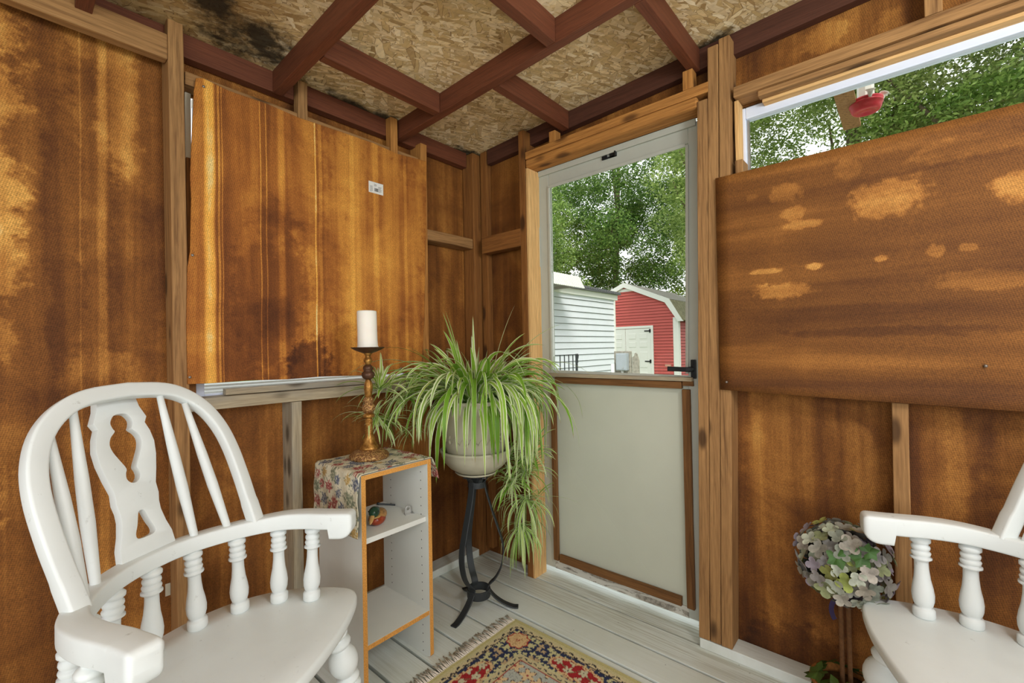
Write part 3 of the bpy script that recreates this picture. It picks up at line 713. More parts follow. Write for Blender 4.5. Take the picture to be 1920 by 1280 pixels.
# ------------------------------------------------------------------ chairs
SP = [(0, .015), (.01, .0205), (.03, .0225), (.10, .0225), (.12, .020), (.13, .0155), (.15, .0185), (.20, .0215), (.27, .0225), (.35, .0205), (.45, .0165), (.55, .0145), (.64, .0140), (.66, .0165), (.672, .0215), (.69, .0215),
      (.70, .0160), (.715, .0185), (.74, .0200), (.755, .0185), (.765, .0155), (.78, .0180), (.80, .0192), (.82, .0185), (.835, .0150), (.85, .0170), (.865, .0205), (.895, .0208), (.91, .018), (.925, .0125), (.95, .0088), (1, .0085)]
def beads(seq):
    out = []
    for (t0, t1, r0, rm) in seq:
        for k in range(7):
            a = k/6; out.append((t0+(t1-t0)*a, r0+(rm-r0)*math.sin(PI*a)**.7))
    return out
LEG = [(0, .016)]+beads([(.02, .10, .018, .028), (.105, .155, .020, .030), (.16, .22, .020, .032), (.225, .40, .022, .039), (.405, .455, .020, .031), (.46, .51, .020, .030), (.515, .66, .020, .034), (.665, .71, .018, .026), (.715, .90, .018, .027)])+[(.92, .018), (.96, .022), (1, .017)]
SEAT = [(0, .150), (.10, .140), (.18, .112), (.25, .062), (.30, -.005), (.330, -.085), (.343, -.155), (.338, -.205), (.305, -.237), (.24, -.262), (.15, -.282), (0, -.295)]
SPL_O = [(.040, .392), (.044, .357), (.048, .335), (.060, .307), (.053, .293), (.061, .272), (.066, .244), (.0635, .212), (.056, .176), (.0475, .143), (.049, .118), (.0455, .098), (.0455, .078), (.0515, .048), (.0605, .02), (.063, -.012)]
HOLE1 = [(0, .322), (.015, .319), (.0245, .304), (.022, .290), (.019, .282), (.030, .270), (.0355, .254), (.032, .236), (.022, .215), (.0115, .193), (.0145, .182), (.0155, .170), (.010, .160), (0, .156)]
HOLE2 = [(0, .090), (.006, .088), (.010, .076), (.0145, .060), (.0215, .042), (.0205, .032), (.012, .0285), (0, .028)]
def mirror(P, drop0=True):
    L = [(-x, y) for x, y in reversed(P) if abs(x) > 1e-6]; return list(P)+L
def closed_smooth(P, n=5): return [(q.x, q.y) for q in catmull([(x, y, 0) for x, y in P], n, True)]
ZS, ZR = .456, .655
RAIL = [(0, .108), (.055, .104), (.115, .084), (.172, .050), (.220, .008), (.254, -.044), (.271, -.105), (.276, -.160), (.284, -.210), (.291, -.240)]
def make_chair(label, loc, rz, copyof=None):
    t = thing('armchair', label, 'chair', loc, rz, 'white spindle armchairs')
    # seat
    P = closed_smooth(mirror(SEAT), 5); n = len(P); vs = []; fs = []
    rings = [(.955, ZS-.034), (.985, ZS-.030), (1.0, ZS-.020), (1.0, ZS-.010), (.992, ZS-.003), (.972, ZS), (.7, ZS-.002), (.4, ZS-.004)]
    for s, z in rings:
        for (x, y) in P: vs.append((x*s, (y+.08)*s-.08, z))
    for i in range(len(rings)-1):
        for k in range(n): fs.append((i*n+k, i*n+(k+1) % n, (i+1)*n+(k+1) % n, (i+1)*n+k))
    fs.append(tuple(range(n-1, -1, -1))); fs.append(tuple((len(rings)-1)*n+k for k in range(n)))
    o = obj('seat', vs, fs, M_CHAIR, t); bm = bmesh.new(); bm.from_mesh(o.data); bmesh.ops.recalc_face_normals(bm, faces=bm.faces); bm.to_mesh(o.data); bm.free(); smooth_by_angle(o, 50)
    # arm rail: U-shaped, thick scrolled hands
    half = catmull([(x, y, 0) for x, y in RAIL], 5)
    path = [Vector((-p.x, p.y, 0)) for p in reversed(half[1:])]+half
    cum = [0]
    for a_, b_ in zip(path, path[1:]): cum.append(cum[-1]+(b_-a_).length)
    T_ = cum[-1]; ds = [0, .0015, .004, .008, .013, .019, .026, .034, .046, .0585, .0600, .0640, .0655, .08]
    while ds[-1] < T_/2-.02: ds.append(ds[-1]+.018)
    ds.append(T_/2); al = sorted(set([round(q, 5) for q in ds]+[round(T_-q, 5) for q in ds]))
    def at_(u):
        k = max(i for i in range(len(cum)) if cum[i] <= u+1e-9); k = min(k, len(path)-2)
        return path[k].lerp(path[k+1], min(1, (u-cum[k])/(cum[k+1]-cum[k])))
    mb = MB(); sec = rsec(1, 1, .13, 3); pts = []; scl = []
    for u in al:
        p = at_(u); e = min(u, T_-u); q = .5+.5*math.tanh((p.y+.02)*-18)
        w = .040+.012*q; top = .690+.010*q; bot = top-.038-.006*q
        if e < .062: bot -= .026
        if e < .034: r_ = 1-math.sqrt(max(0, 1-((.034-e)/.034)**2)); bot += .034*r_
        if e < .013: r_ = 1-math.sqrt(max(0, 1-((.013-e)/.013)**2)); top -= .012*r_; w -= .016*r_
        pts.append(Vector((p.x, p.y, (top+bot)/2))); scl.append((w, top-bot))
    mb.sweep(pts, sec, (0, 0, 1), scales=scl, flat=True); o = mb.build('arm_rail', M_CHAIR, t); smooth_by_angle(o, 42)
    # spindles seat -> rail
    for (xt, yt, xb, yb) in ((.284, -.115, .270, -.118), (.250, -.030, .247, -.033), (.178, .040, .188, .040), (.092, .090, .104, .088), (0, .104, 0, .104)):
        for s in ((1, -1) if xt else (1,)):
            MB().lathe((s*xb, yb, ZS-.004), (s*xt, yt, ZR+.012), SP, 20).build('arm_spindle', M_CHAIR, t, True)
    # bow
    ph = math.radians(23); cs, sn = math.cos(ph), math.sin(ph)
    BW = [(.214, -.02), (.217, .05), (.220, .12), (.219, .20), (.208, .265), (.182, .322), (.140, .364), (.085, .388), (0, .396)]
    half = catmull([(x, y, 0) for x, y in BW], 5); path = half+[Vector((-p.x, p.y, 0)) for p in reversed(half[:-1])]
    n_up = Vector((0, cs, -sn))
    def bowp(x, s): return Vector((x, .018+s*sn, .700+s*cs))
    mb = MB(); mb.sweep([bowp(p.x, p.y) for p in path], rsec(.035, .027, .20, 3), n_up, scales=[(1.0, 1.15) if p.y < .05 else (1, 1) for p in path]); smooth_by_angle(mb.build('bow_back', M_CHAIR, t), 42)
    # splat
    me = extrude_poly(mirror([(x, y) for x, y in SPL_O]), [closed_smooth(mirror(HOLE1), 3), closed_smooth(mirror(HOLE2), 3)], .019)
    p2 = math.radians(15); c2, s2 = math.cos(p2), math.sin(p2)
    me.transform(Matrix(((1, 0, 0, 0), (0, s2, c2, .118), (0, c2, -s2, .696), (0, 0, 0, 1)))); me.materials.append(M_CHAIR)
    o = bpy.data.objects.new('splat', me); COL.objects.link(o); o.parent = t; me.name = 'splat'
    bm = bmesh.new(); bm.from_mesh(me); bmesh.ops.remove_doubles(bm, verts=bm.verts, dist=.0001); bmesh.ops.recalc_face_normals(bm, faces=bm.faces); bm.to_mesh(me); bm.free(); smooth_by_angle(o, 35)
    for (xb, yb, xt, st) in ((.098, .088, .074, .378), (.163, .052, .132, .346), (-.138, .074, -.118, .366), (-.186, .034, -.170, .328)):
        for s in (1,):
            MB().lathe((s*xb, yb, .682), bowp(s*xt, st), [(0, .0085), (.03, .009), (.35, .0125), (.6, .0115), (.85, .0085), (1, .0070)], 14).build('back_spindle', M_CHAIR, t, True)
    # legs and stretchers
    feet = {}
    for (x, y, dx, dy) in ((.245, -.195, .075, -.065), (-.245, -.195, -.075, -.065), (.175, .06, .065, .09), (-.175, .06, -.065, .09)):
        a = Vector((x, y, ZS-.026)); b = Vector((x+dx, y+dy, 0)); feet[(x > 0, y > 0)] = (a, b)
        MB().lathe(a, b, LEG, 22).build('leg', M_CHAIR, t, True)
    STR = [(0, .009), (.12, .011), (.2, .014), (.25, .011), (.28, .016), (.5, .019), (.72, .016), (.75, .011), (.8, .014), (.88, .011), (1, .009)]
    L = lambda k, s: feet[k][0].lerp(feet[k][1], s)
    MB().lathe(L((False, False), .68), L((True, False), .68), STR, 14).build('stretcher', M_CHAIR, t, True)
    for sd in (True, False): MB().lathe(L((sd, False), .8), L((sd, True), .8), STR, 14).build('stretcher', M_CHAIR, t, True)
    return t
ch1 = make_chair('white painted spindle armchair with arched pierced-splat back, beside the white shelf unit', (.2855, 1.2416, 0), math.radians(29.5))
def copy_tree(o, parent=None):
    c = o.copy(); COL.objects.link(c); c.parent = parent
    for k in list(o.children): copy_tree(k, c)
    return c
ch2 = copy_tree(ch1); ch2.location = (1.3467, -.2502, 0); ch2.rotation_euler = (0, 0, math.radians(207.8))
ch2['label'] = 'white spindle armchair cut off by the right edge of view, under the dark panel'

# ------------------------------------------------------------------ shelf unit
A0 = Vector((.782, 1.352, 0)); ang = math.radians(.8); SW, SD, SH = .291, .292, .737
S = thing('shelf_unit', 'narrow white open shelf unit with tan raw edges, draped with a floral cloth', 'shelf', A0, ang)
TH = .0165
def shelfbox(name, x0, x1, y0, y1, z0, z1, front=True, bevel=.0008):
    mb = MB(); mb.box(x0, x1, y0, y1, z0, z1); mb.mi = [0, 0, 1 if front else 0, 0, 0, 0]
    return mb.build(name, [M_MELA, M_CORK], S, bevel=bevel)
def side_prof(name, x0, x1):
    r = .018; P = [(0, r*.6), (.004, .004), (r, 0), (SD, 0), (SD, SH), (0, SH)]
    mb = MB(); n = len(P); mb.v = [Vector((x0, y, z)) for y, z in P]+[Vector((x1, y, z)) for y, z in P]
    mb.f = [tuple(range(n)), tuple(range(2*n-1, n-1, -1))]+[(k, (k+1) % n+0, (k+1) % n+n, k+n) for k in range(n)]
    inner = 1 if x0 == 0 else 0
    mb.mi = [2 if inner == 0 else 0, 2 if inner == 1 else 0]+[1 if k in (0, 1, 5) else 0 for k in range(n)]
    return mb.build(name, [M_MELA, M_CORK, M_MELAP], S, fixn=True)
side_prof('side_panel', 0, TH); side_prof('side_panel', SW-TH, SW)
shelfbox('top_panel', TH, SW-TH, 0, SD, SH-TH, SH)
shelfbox('shelf_board', TH, SW-TH, .002, SD-.004, .160, .160+TH)
o = shelfbox('shelf_board', TH+.001, SW-TH-.001, .012, SD-.004, .504, .522, False)
# cloth draped over the top: flat part, left flap, right flap
def floral(u, v, seed=0):
    """tapestry weave colour at cloth coordinates in metres"""
    rn = random.Random
    base = np.array(lin(218, 212, 186)); 
    c = base.copy()
    cell = .050; best = None
    iu, iv = math.floor(u/cell), math.floor(v/cell)
    for a in (-1, 0, 1):
        for b in (-1, 0, 1):
            r = rn((iu+a)*7919+(iv+b)*104729+seed)
            cx = (iu+a+.5+r.uniform(-.3, .3))*cell; cy = (iv+b+.5+r.uniform(-.3, .3))*cell
            kind = r.random(); R = r.uniform(.019, .030); ph = r.uniform(0, 6)
            dx, dy = u-cx, v-cy; d = math.hypot(dx, dy); th = math.atan2(dy, dx)
            rr = R*(.80+.12*math.cos(6*th+ph)+.12*math.cos(11*th-ph)); hs = rn(int(u*700)*31+int(v*700)*17+seed).random()
            if d < rr:
                if kind < .38: pal = [(158, 78, 74), (140, 62, 64), (200, 146, 132)]
                elif kind < .66: pal = [(92, 98, 116), (112, 118, 132), (166, 168, 166)]
                elif kind < .80: pal = [(190, 160, 98), (206, 182, 128), (170, 140, 86)]
                else: pal = [(122, 130, 108), (140, 146, 120), (182, 182, 154)]
                k = 2 if (int(d/R*5) % 2 and hs > .4) else (0 if hs < .6 else 1)
                if hs > .88: continue
                c = np.array(lin(*pal[k]))
            elif abs(math.sin(th*1.5+ph)) < .16 and d < R*1.35 and hs < .6:
                c = np.array(lin(*((92, 108, 82) if hs < .45 else (126, 132, 112))))
    return c
def color_mesh(o, fn, attr='weave'):
    me = o.data; ca = me.color_attributes.new(attr, 'FLOAT_COLOR', 'POINT'); out = np.ones((len(me.vertices), 4), dtype=np.float32)
    for i in range(len(me.vertices)): out[i, :3] = fn(i)
    ca.data.foreach_set('color', out.ravel())
NXc, NYc = 150, 78
Ltot = .20+SW+.085; Wc = SD+.006; vs = []; fs = []; uvc = []
ztop = SH+.002
for i in range(NXc+1):
    u = -.20+Ltot*i/NXc
    for j in range(NYc+1):
        w = j/NYc*Wc; 
        # front edge of the cloth sags back in the middle, exposing the raw top edge
        y = w-.003; n1 = .0012*math.sin(u*60+w*22)+.001*math.sin(w*90-u*35)
        cr_ = .004
        if u < -.002: z = ztop-(-u)*.995; x = -.006-.010*math.sin(min(1, -u*9)*1.5)-n1*1.3-.006*math.sin(w*18)*min(1, -u*6); y = y+(-u)*(-.02+.05*w/Wc)
        elif u > SW+.002: q = u-SW; z = ztop-q*.98; x = SW+.006+.03*min(q, .085)/.085+n1*2+.012*(w/Wc)*q/.085; y = y-.0*q+.004*math.sin(q*40)
        else: z = ztop+max(0, n1)+.0012; x = u; y = y+.010*math.sin(PI*min(1, max(0, u/SW)))*(1-w/Wc)
        if abs(u) < .01: x -= .004*(1-abs(u)/.01)*0; 
        lim = {True: 1}
        vs.append((x, y, z)); uvc.append((u, w))
for i in range(NXc):
    for j in range(NYc): a = i*(NYc+1)+j; fs.append((a, a+NYc+1, a+NYc+2, a+1))
# round the fold corners
cl = obj('tapestry_cloth', vs, fs, M_CLOTH, smooth=True, loc=A0); cl.rotation_euler = (0, 0, ang)
tag(cl, 'floral tapestry cloth draped over the top of the white shelf unit', 'cloth')
color_mesh(cl, lambda i: floral(uvc[i][0]+.5, uvc[i][1]+.3, 3))
sm = cl.modifiers.new('s', 'SOLIDIFY'); sm.thickness = .0022; sm.offset = 1

# candlestick + candle
CZ = SH+.0058
cx, cy = .922, 1.532
cs_ = thing('candlestick', 'tall turned gold candlestick standing on the floral cloth', 'candlestick', (cx, cy, CZ))
prof = [(0, .066), (.003, .071), (.012, .073), (.020, .068), (.028, .056), (.034, .040), (.037, .034)]
MB().lathe((0, 0, 0), (0, 0, 1), prof, 40).build('base', M_BRASSC, cs_, True)
prof = [(.034, .036), (.040, .037), (.046, .033), (.062, .024), (.080, .018), (.100, .0145)]
for k in range(7):
    z = .102+k*.0065; prof += [(z, .0125), (z+.0025, .0155), (z+.0045, .0155), (z+.0062, .0125)]
prof += [(.150, .013), (.154, .021), (.160, .0225), (.166, .020), (.171, .012)]
MB().lathe((0, 0, 0), (0, 0, 1), prof, 32).build('lower_stem', M_BRASS, cs_, True)
MB().lathe((0, 0, 0), (0, 0, 1), [(.170, .013), (.176, .020), (.186, .0245), (.198, .0235), (.205, .016), (.208, .0155), (.214, .020), (.222, .020), (.229, .013), (.231, .011)], 32).build('carved_knob', M_BRASSC, cs_, True)
MB().lathe((0, 0, 0), (0, 0, 1), [(.229, .0115), (.236, .013), (.262, .0165), (.278, .0155), (.294, .010), (.297, .0095)], 28).build('middle_stem', M_BRASS, cs_, True)
MB().lathe((0, 0, 0), (0, 0, 1), [(.296, .010), (.302, .020), (.312, .0245), (.322, .022), (.327, .016), (.330, .0155), (.336, .0185), (.344, .018), (.350, .012), (.352, .009)], 28).build('dark_knob', M_BRASSD, cs_, True)
MB().lathe((0, 0, 0), (0, 0, 1), [(.351, .008), (.356, .010), (.364, .0155), (.371, .0155), (.378, .0105), (.382, .009), (.388, .011), (.394, .0155), (.397, .016)], 28).build('upper_stem', M_BRASS, cs_, True)
mb = MB(); n = 72; rows = [(.395, .016, 0), (.400, .030, .4), (.408, .048, 1), (.416, .060, 1), (.418, .0615, .6), (.4165, .058, .3), (.411, .040, 0), (.409, .004, 0)]
vs = []
for z, r, k in rows:
    for q in range(n): vs.append(((r+.0011*k*(1 if q % 2 else -1))*math.cos(2*PI*q/n), (r+.0011*k*(1 if q % 2 else -1))*math.sin(2*PI*q/n), z))
fs = [(i*n+q, i*n+(q+1) % n, (i+1)*n+(q+1) % n, (i+1)*n+q) for i in range(len(rows)-1) for q in range(n)]+[tuple(range(n-1, -1, -1)), tuple((len(rows)-1)*n+q for q in range(n))]
obj('drip_plate', vs, fs, M_BRASSD, cs_, True)
ca = thing('pillar_candle', 'thick unlit white pillar candle on the gold candlestick plate', 'candle', (cx, cy, CZ+.4115))
mb = MB(); n = 32
for k, (z, r) in enumerate([(0, .040), (.004, .0395), (.012, .0375), (.03, .0365), (.07, .0360), (.12, .0362), (.140, .0358), (.1435, .034), (.1425, .031), (.1405, .020), (.1395, .002)]):
    mb.v += [Vector((r*math.cos(2*PI*q/n)-.0025*z/.14+(.003*(1-z/.012) if z < .012 and math.cos(2*PI*q/n) > .5 else 0), r*math.sin(2*PI*q/n), z)) for q in range(n)]
m = 11
mb.f = [(i*n+q, i*n+(q+1) % n, (i+1)*n+(q+1) % n, (i+1)*n+q) for i in range(m-1) for q in range(n)]+[tuple(range(n-1, -1, -1)), tuple((m-1)*n+q for q in range(n))]; mb.mi = [0]*len(mb.f)
mb.build('wax_body', M_CANDLE, ca, True)
MB().lathe((0, 0, .138), (.001, 0, .1445), [(0, .0008), (1, .0007)], 8).build('wick', M_WICK, ca)

# duck figurine, bracket and pin on the upper shelf
dk = thing('duck_figurine', 'small glossy painted wooden duck with green head, on the upper white shelf', 'figurine', (.893, 1.445, .522), math.radians(-50))
def blob(name, mat, c, r, parent, rot=0, n=24, tweak=None):
    vs = []; fs = []; m = 14
    for i in range(m+1):
        a = PI*i/m
        for q in range(n):
            b = 2*PI*q/n; p = Vector((r[0]*math.sin(a)*math.cos(b), r[1]*math.sin(a)*math.sin(b), r[2]*math.cos(a)))
            if tweak: p = tweak(p)
            vs.append(Vector(c)+Matrix.Rotation(rot, 3, 'Y') @ p)
    for i in range(m):
        for q in range(n): fs.append((i*n+q, (i+1)*n+q, (i+1)*n+(q+1) % n, i*n+(q+1) % n))
    return obj(name, vs, fs, mat, parent, True)
blob('body', M_DUCKR, (0, .012, .020), (.030, .040, .023), dk, tweak=lambda p: Vector((p.x, p.y, max(p.z, -.0195))))
blob('wings', M_DUCKW, (.004, .022, .030), (.027, .036, .022), dk)
blob('neck_ring', M_DUCKB, (0, -.014, .036), (.021, .022, .006), dk)
blob('head', M_DUCKG, (0, -.020, .053), (.019, .024, .019), dk)
blob('bill', M_DUCKB, (0, -.044, .042), (.008, .021, .007), dk, tweak=lambda p: Vector((p.x, p.y, p.z+p.y*.75)))
blob('crest', M_DUCKG, (0, .004, .050), (.012, .018, .014), dk)
for s in (-1, 1): blob('eye', M_WICK, (s*.0172, -.028, .058), (.0025, .0025, .0025), dk, n=10)
br = thing('metal_bracket', 'small steel corner bracket standing on the upper white shelf', 'bracket', (1.032, 1.440, .522), math.radians(-15))
mb = MB(); mb.box(-.018, .018, -.010, .012, 0, .002); mb.build('foot_plate', M_STEEL, br, bevel=.0006)
P = [(.014, 0), (.014, .014)]+[(.0125*math.cos(a), .016+.0125*math.sin(a)) for a in [PI*k/10 for k in range(1, 10)]]+[(-.014, .014), (-.014, 0)]
me = extrude_poly(P, [[(.0045*math.cos(2*PI*k/14), .015+.0045*math.sin(2*PI*k/14)) for k in range(14)]], .004)
me.transform(Matrix(((1, 0, 0, 0), (0, 0, -1, .012), (0, 1, 0, .001), (0, 0, 0, 1)))); me.materials.append(M_STEEL)
o = bpy.data.objects.new('upright_tab', me); COL.objects.link(o); o.parent = br
pn = MB(); pn.lathe((1.010, 1.625, .5275), (1.050, 1.56, .5255), [(0, .0055), (.1, .0055), (.12, .0035), (1, .003)], 12)
tag(pn.build('steel_bolt', M_IRON, None, True), 'dark steel bolt lying at the back of the upper white shelf', 'bolt')

# ------------------------------------------------------------------ plant stand
sc_ = Vector((1.405, 1.453, 0))
ps = thing('plant_stand', 'black wrought iron three-legged stand under the spider plant', 'plant stand', sc_)
A1 = math.atan2(1.43-1.453, 1.243-1.405); 
R_ = [(.175, .004), (.150, .006), (.110, .022), (.070, .050), (.044, .085), (.050, .105), (.075, .130), (.100, .175), (.113, .235), (.110, .290), (.092, .350), (.066, .430), (.044, .505), (.034, .560)]
for k in range(3):
    a = A1+k*2*PI/3; dr = Vector((math.cos(a), math.sin(a), 0)); tn = Vector((-math.sin(a), math.cos(a), 0))
    path = catmull([dr*r+Vector((0, 0, z)) for r, z in R_], 6)
    mb = MB(); mb.sweep(path, rsec(.030, .006, .3, 2), [dr.cross(tn) if 0 else (tn.cross((path[min(i+1, len(path)-1)]-path[max(i-1, 0)]).normalized())) for i in range(len(path))])
    mb.build('leg', M_IRON, ps, bevel=.001)
def ring(z, r, h, th=.005, n=40):
    mb = MB(); vs = []; 
    for q in range(n):
        c, s = math.cos(2*PI*q/n), math.sin(2*PI*q/n)
        for rr_, zz in ((r, z-h/2), (r, z+h/2), (r-th, z+h/2), (r-th, z-h/2)): vs.append((rr_*c, rr_*s, zz))
    fs = [(q*4+k, ((q+1) % n)*4+k, ((q+1) % n)*4+(k+1) % 4, q*4+(k+1) % 4) for q in range(n) for k in range(4)]
    return mb.add(vs, fs)
ring(.068, .052, .036).build('lower_ring', M_IRON, ps, bevel=.001, fixn=True)
ring(.545, .040, .026).build('upper_collar', M_IRON, ps, bevel=.001, fixn=True)
mb = MB()
for k in range(6):
    a = A1+k*PI/3; d = Vector((math.cos(a), math.sin(a), 0)); t_ = Vector((-d.y, d.x, 0))
    mb.sweep([d*.036+Vector((0, 0, .556)), d*.046+Vector((0, 0, .574)), d*.062+Vector((0, 0, .585)), d*.085+Vector((0, 0, .590))], rsec(.02, .004, .3, 1), [Vector((0, 0, 1))]*4)
mb.lathe((0, 0, .586), (0, 0, .592), [(0, .06), (1, .06)], 24)
mb.build('pot_support', M_IRON, ps)

# ------------------------------------------------------------------ spider plant
pl = thing('spider_plant', 'large striped spider plant in a grey-green pot, on the iron stand by the door', 'plant', sc_+Vector((0, 0, .593)))
MB().lathe((0, 0, 0), (0, 0, 1), [(.0, .060), (.003, .088), (.010, .096), (.013, .094), (.010, .085)], 48).build('saucer', M_POT, pl, True)
bowl = [(.009, .070), (.016, .092), (.035, .120), (.060, .142), (.085, .153), (.098, .1555), (.104, .160), (.110, .160), (.113, .155), (.110, .150), (.090, .145), (.06, .12)]
MB().lathe((0, 0, 0), (0, 0, 1), bowl, 56, cap=False).build('drip_bowl', M_POT, pl, True)
pot = [(.060, .115), (.090, .126), (.115, .132), (.150, .139), (.215, .149), (.262, .155), (.268, .159), (.292, .1615), (.318, .164), (.324, .166), (.330, .164), (.331, .156), (.322, .152), (.300, .150)]
MB().lathe((0, 0, 0), (0, 0, 1), pot, 56, cap=False).build('pot', M_POT, pl, True)
# raised leaf garland on the pot
mb = MB()
for k in range(22):
    a0 = 2*PI*k/22
    path = []
    for q in range(7):
        a = a0+q*.045; z = .150+.024*math.sin(q/6*PI)+.006*(k % 2); r = .1395+(z-.150)*.15+.0015
        path.append(Vector((r*math.cos(a), r*math.sin(a), z)))
    mb.sweep(path, rsec(.003, .003, .4, 1), (0, 0, 1))
    for sgn in (-1, 1):
        a = a0+.16; z0 = .168+.006*(k % 2); r = .143; e = a+.07; z1 = z0+sgn*.020
        p, q_ = Vector((r*math.cos(a), r*math.sin(a), z0)), Vector(((r+.001)*math.cos(e), (r+.001)*math.sin(e), z1))
        mb.lathe(p, q_, [(0, .001), (.3, .0042), (.6, .005), (1, .0006)], 8)
mb.build('leaf_relief', M_POT, pl, True)
MB().lathe((0, 0, .295), (0, 0, .30), [(0, .150), (1, .150)], 32).build('soil', plain('dark_potting_soil', lin(60, 44, 30), .95, var=.4, scale=90), pl)

def blade(V, Fc, UV, p, az, el, L, w, g, rnd, n=11, twist=0, curl=0, org=None):
    org = org if org is not None else pl.location
    """one arching grass-like leaf with a folded midrib"""
    ds = L/n; base = len(V)
    for i in range(n+1):
        s = i/n; d = Vector((math.cos(az)*math.cos(el), math.sin(az)*math.cos(el), math.sin(el)))
        sd = Vector((-math.sin(az), math.cos(az), 0)); nn = sd.cross(d); sd = (sd*math.cos(twist*s)+nn*math.sin(twist*s)); nn = d.cross(sd)
        ww = w*(.45+.55*min(1, s*5))*(1-s**3.2)**.9+.0004
        for k, off in enumerate((-1, 0, 1)):
            q = p+sd*(off*ww/2)+nn*(abs(off)*ww*.16)+org
            q.x = min(q.x, 1.742 if q.y > 1.43 or q.y < .6 else 1.82); q.y = min(q.y, 1.778); q.z = max(q.z, .012)
            V.append(q-org); UV.append((.5+.5*off, s))
        p = p+d*ds
        el -= g*(math.cos(el)*.75+.25)*ds*(.35+1.3*s) if el > -1.45 else 0
        az += curl*ds
    for i in range(n):
        for k in (0, 1): a = base+i*3+k; Fc.append((a, a+1, a+4, a+3))
def build_blades(name, V, Fc, UV, parent, loc=None):
    o = obj(name, V, Fc, M_BLADE, parent, True, loc); ul = o.data.uv_layers.new(name='UVMap'); idx = np.zeros(len(o.data.loops), dtype=np.int32); o.data.loops.foreach_get('vertex_index', idx)
    ul.data.foreach_set('uv', np.array(UV, dtype=np.float32)[idx].ravel()); return o
rnd = random.Random(11); V, Fc, UV = [], [], []
for k in range(340):
    az = rnd.uniform(0, 2*PI) if k < 225 or k > 295 else rnd.uniform(-.9, .6)-.85; r0 = rnd.uniform(0, .085); p = Vector((math.cos(az)*r0, math.sin(az)*r0, .315))
    q = rnd.random()
    if q < .18: el = rnd.uniform(.9, 1.4); L = rnd.uniform(.22, .38); g = rnd.uniform(2.0, 5.0)
    elif q < .60: el = rnd.uniform(.5, 1.15); L = rnd.uniform(.30, .50); g = rnd.uniform(5.0, 9)
    else: el = rnd.uniform(.15, .9); L = rnd.uniform(.26, .46); g = rnd.uniform(8.0, 14)
    if k > 295: el = rnd.uniform(.5, 1.2); L = rnd.uniform(.34, .54); g = rnd.uniform(3.5, 7.5)
    elif k >= 225: el = rnd.uniform(.3, .9); L = rnd.uniform(.34, .52); g = rnd.uniform(10, 16)
    blade(V, Fc, UV, p, az+rnd.uniform(-.3, .3), el, L, rnd.uniform(.014, .027), g, rnd, 13, rnd.uniform(-1.2, 1.2), rnd.uniform(-1.8, 1.8))
# chosen long leaves, seen against the wall and the door
rg = math.atan2(CR.y, CR.x)
for (daz, el, L, w, g) in ((0, 1.05, .50, .016, 2.2), (-.2, .8, .56, .015, 3.6), (.25, .62, .60, .014, 4.6), (0.1, 1.35, .46, .014, 1.2), (PI, 1.0, .50, .015, 3.4), (PI+.3, .85, .60, .016, 3.6), (PI-.25, .75, .62, .016, 4.0), (PI+.1, .55, .55, .015, 3.4), (PI-.5, .6, .56, .015, 5.0),
                          (PI+.9, 1.3, .42, .014, 1.0), (1.7, 1.45, .40, .014, .6), (2.6, 1.38, .44, .012, 1.2), (-.5, .55, .6, .018, 5.2), (-.9, .7, .6, .02, 7.5), (-1.2, .9, .62, .02, 9), (-1.5, .9, .6, .021, 9.5), (-1.8, .8, .6, .02, 9), (-2.1, .85, .58, .02, 8), (-2.5, .7, .6, .019, 7)):
    blade(V, Fc, UV, Vector((0, 0, .315))+Vector((math.cos(rg+daz), math.sin(rg+daz), 0))*.05, rg+daz, el, L, w, g, rnd, 14, rnd.uniform(-.3, .3))
build_blades('foliage', V, Fc, UV, pl)
# dried brown leaf hanging on the pot
base = pl.location
def plantlet(c, n, Lr, wr, elr, gr, seed, azc=None, spread=PI, cone=.9):
    r_ = random.Random(seed); V, Fc, UV = [], [], []
    for k in range(n):
        az = r_.uniform(0, 2*PI) if azc is None else azc+r_.uniform(-spread, spread)
        blade(V, Fc, UV, Vector((r_.uniform(-.008, .008), r_.uniform(-.008, .008), r_.uniform(-.01, .01))), az, r_.uniform(*elr), r_.uniform(*Lr), r_.uniform(*wr), r_.uniform(*gr), r_, 9, r_.uniform(-.6, .6), r_.uniform(-2, 2), org=Vector(c))
    return build_blades('plantlet', V, Fc, UV, pl, Vector(c)-base)
def stolon(pts):
    mb = MB(); mb.sweep(catmull([Vector(p)-base for p in pts], 5), [(.0012*math.cos(a), .0012*math.sin(a)) for a in (0, 1.26, 2.5, 3.77, 5.03)], (.3, .2, .9)); return mb.build('runner_stem', plain('pale_green_runner', lin(176, 186, 110), .5), pl, True)
Q = on
C1, C2, C3, C4 = at1 = [Vector((0, 0, H))+d*ray(px, py) for px, py, d in ((950, 862, 2.02), (985, 885, 2.06), (985, 935, 2.08), (960, 905, 2.04))]
C5 = Vector((0, 0, H))+2.04*ray(1000, 850)
plantlet(C1, 52, (.08, .17), (.006, .010), (-.2, 1.2), (7, 14), 1)
plantlet(C2, 60, (.10, .20), (.006, .011), (-.3, 1.2), (7, 14), 2)
plantlet(C4, 55, (.08, .18), (.006, .010), (-.4, 1.1), (7, 14), 3)
plantlet(C5, 50, (.08, .18), (.006, .010), (-.4, 1.0), (6, 14), 9)
plantlet(C3, 60, (.16, .27), (.006, .010), (-1.0, .35), (10, 22), 4)
C7 = Vector((0, 0, H))+2.06*ray(978, 985); plantlet(C7, 46, (.14, .24), (.006, .009), (-1.1, .1), (8, 20), 17)
C6 = Vector((0, 0, H))+2.06*ray(1010, 930); plantlet(C6, 14, (.10, .22), (.004, .007), (-.2, .8), (3, 8), 14)
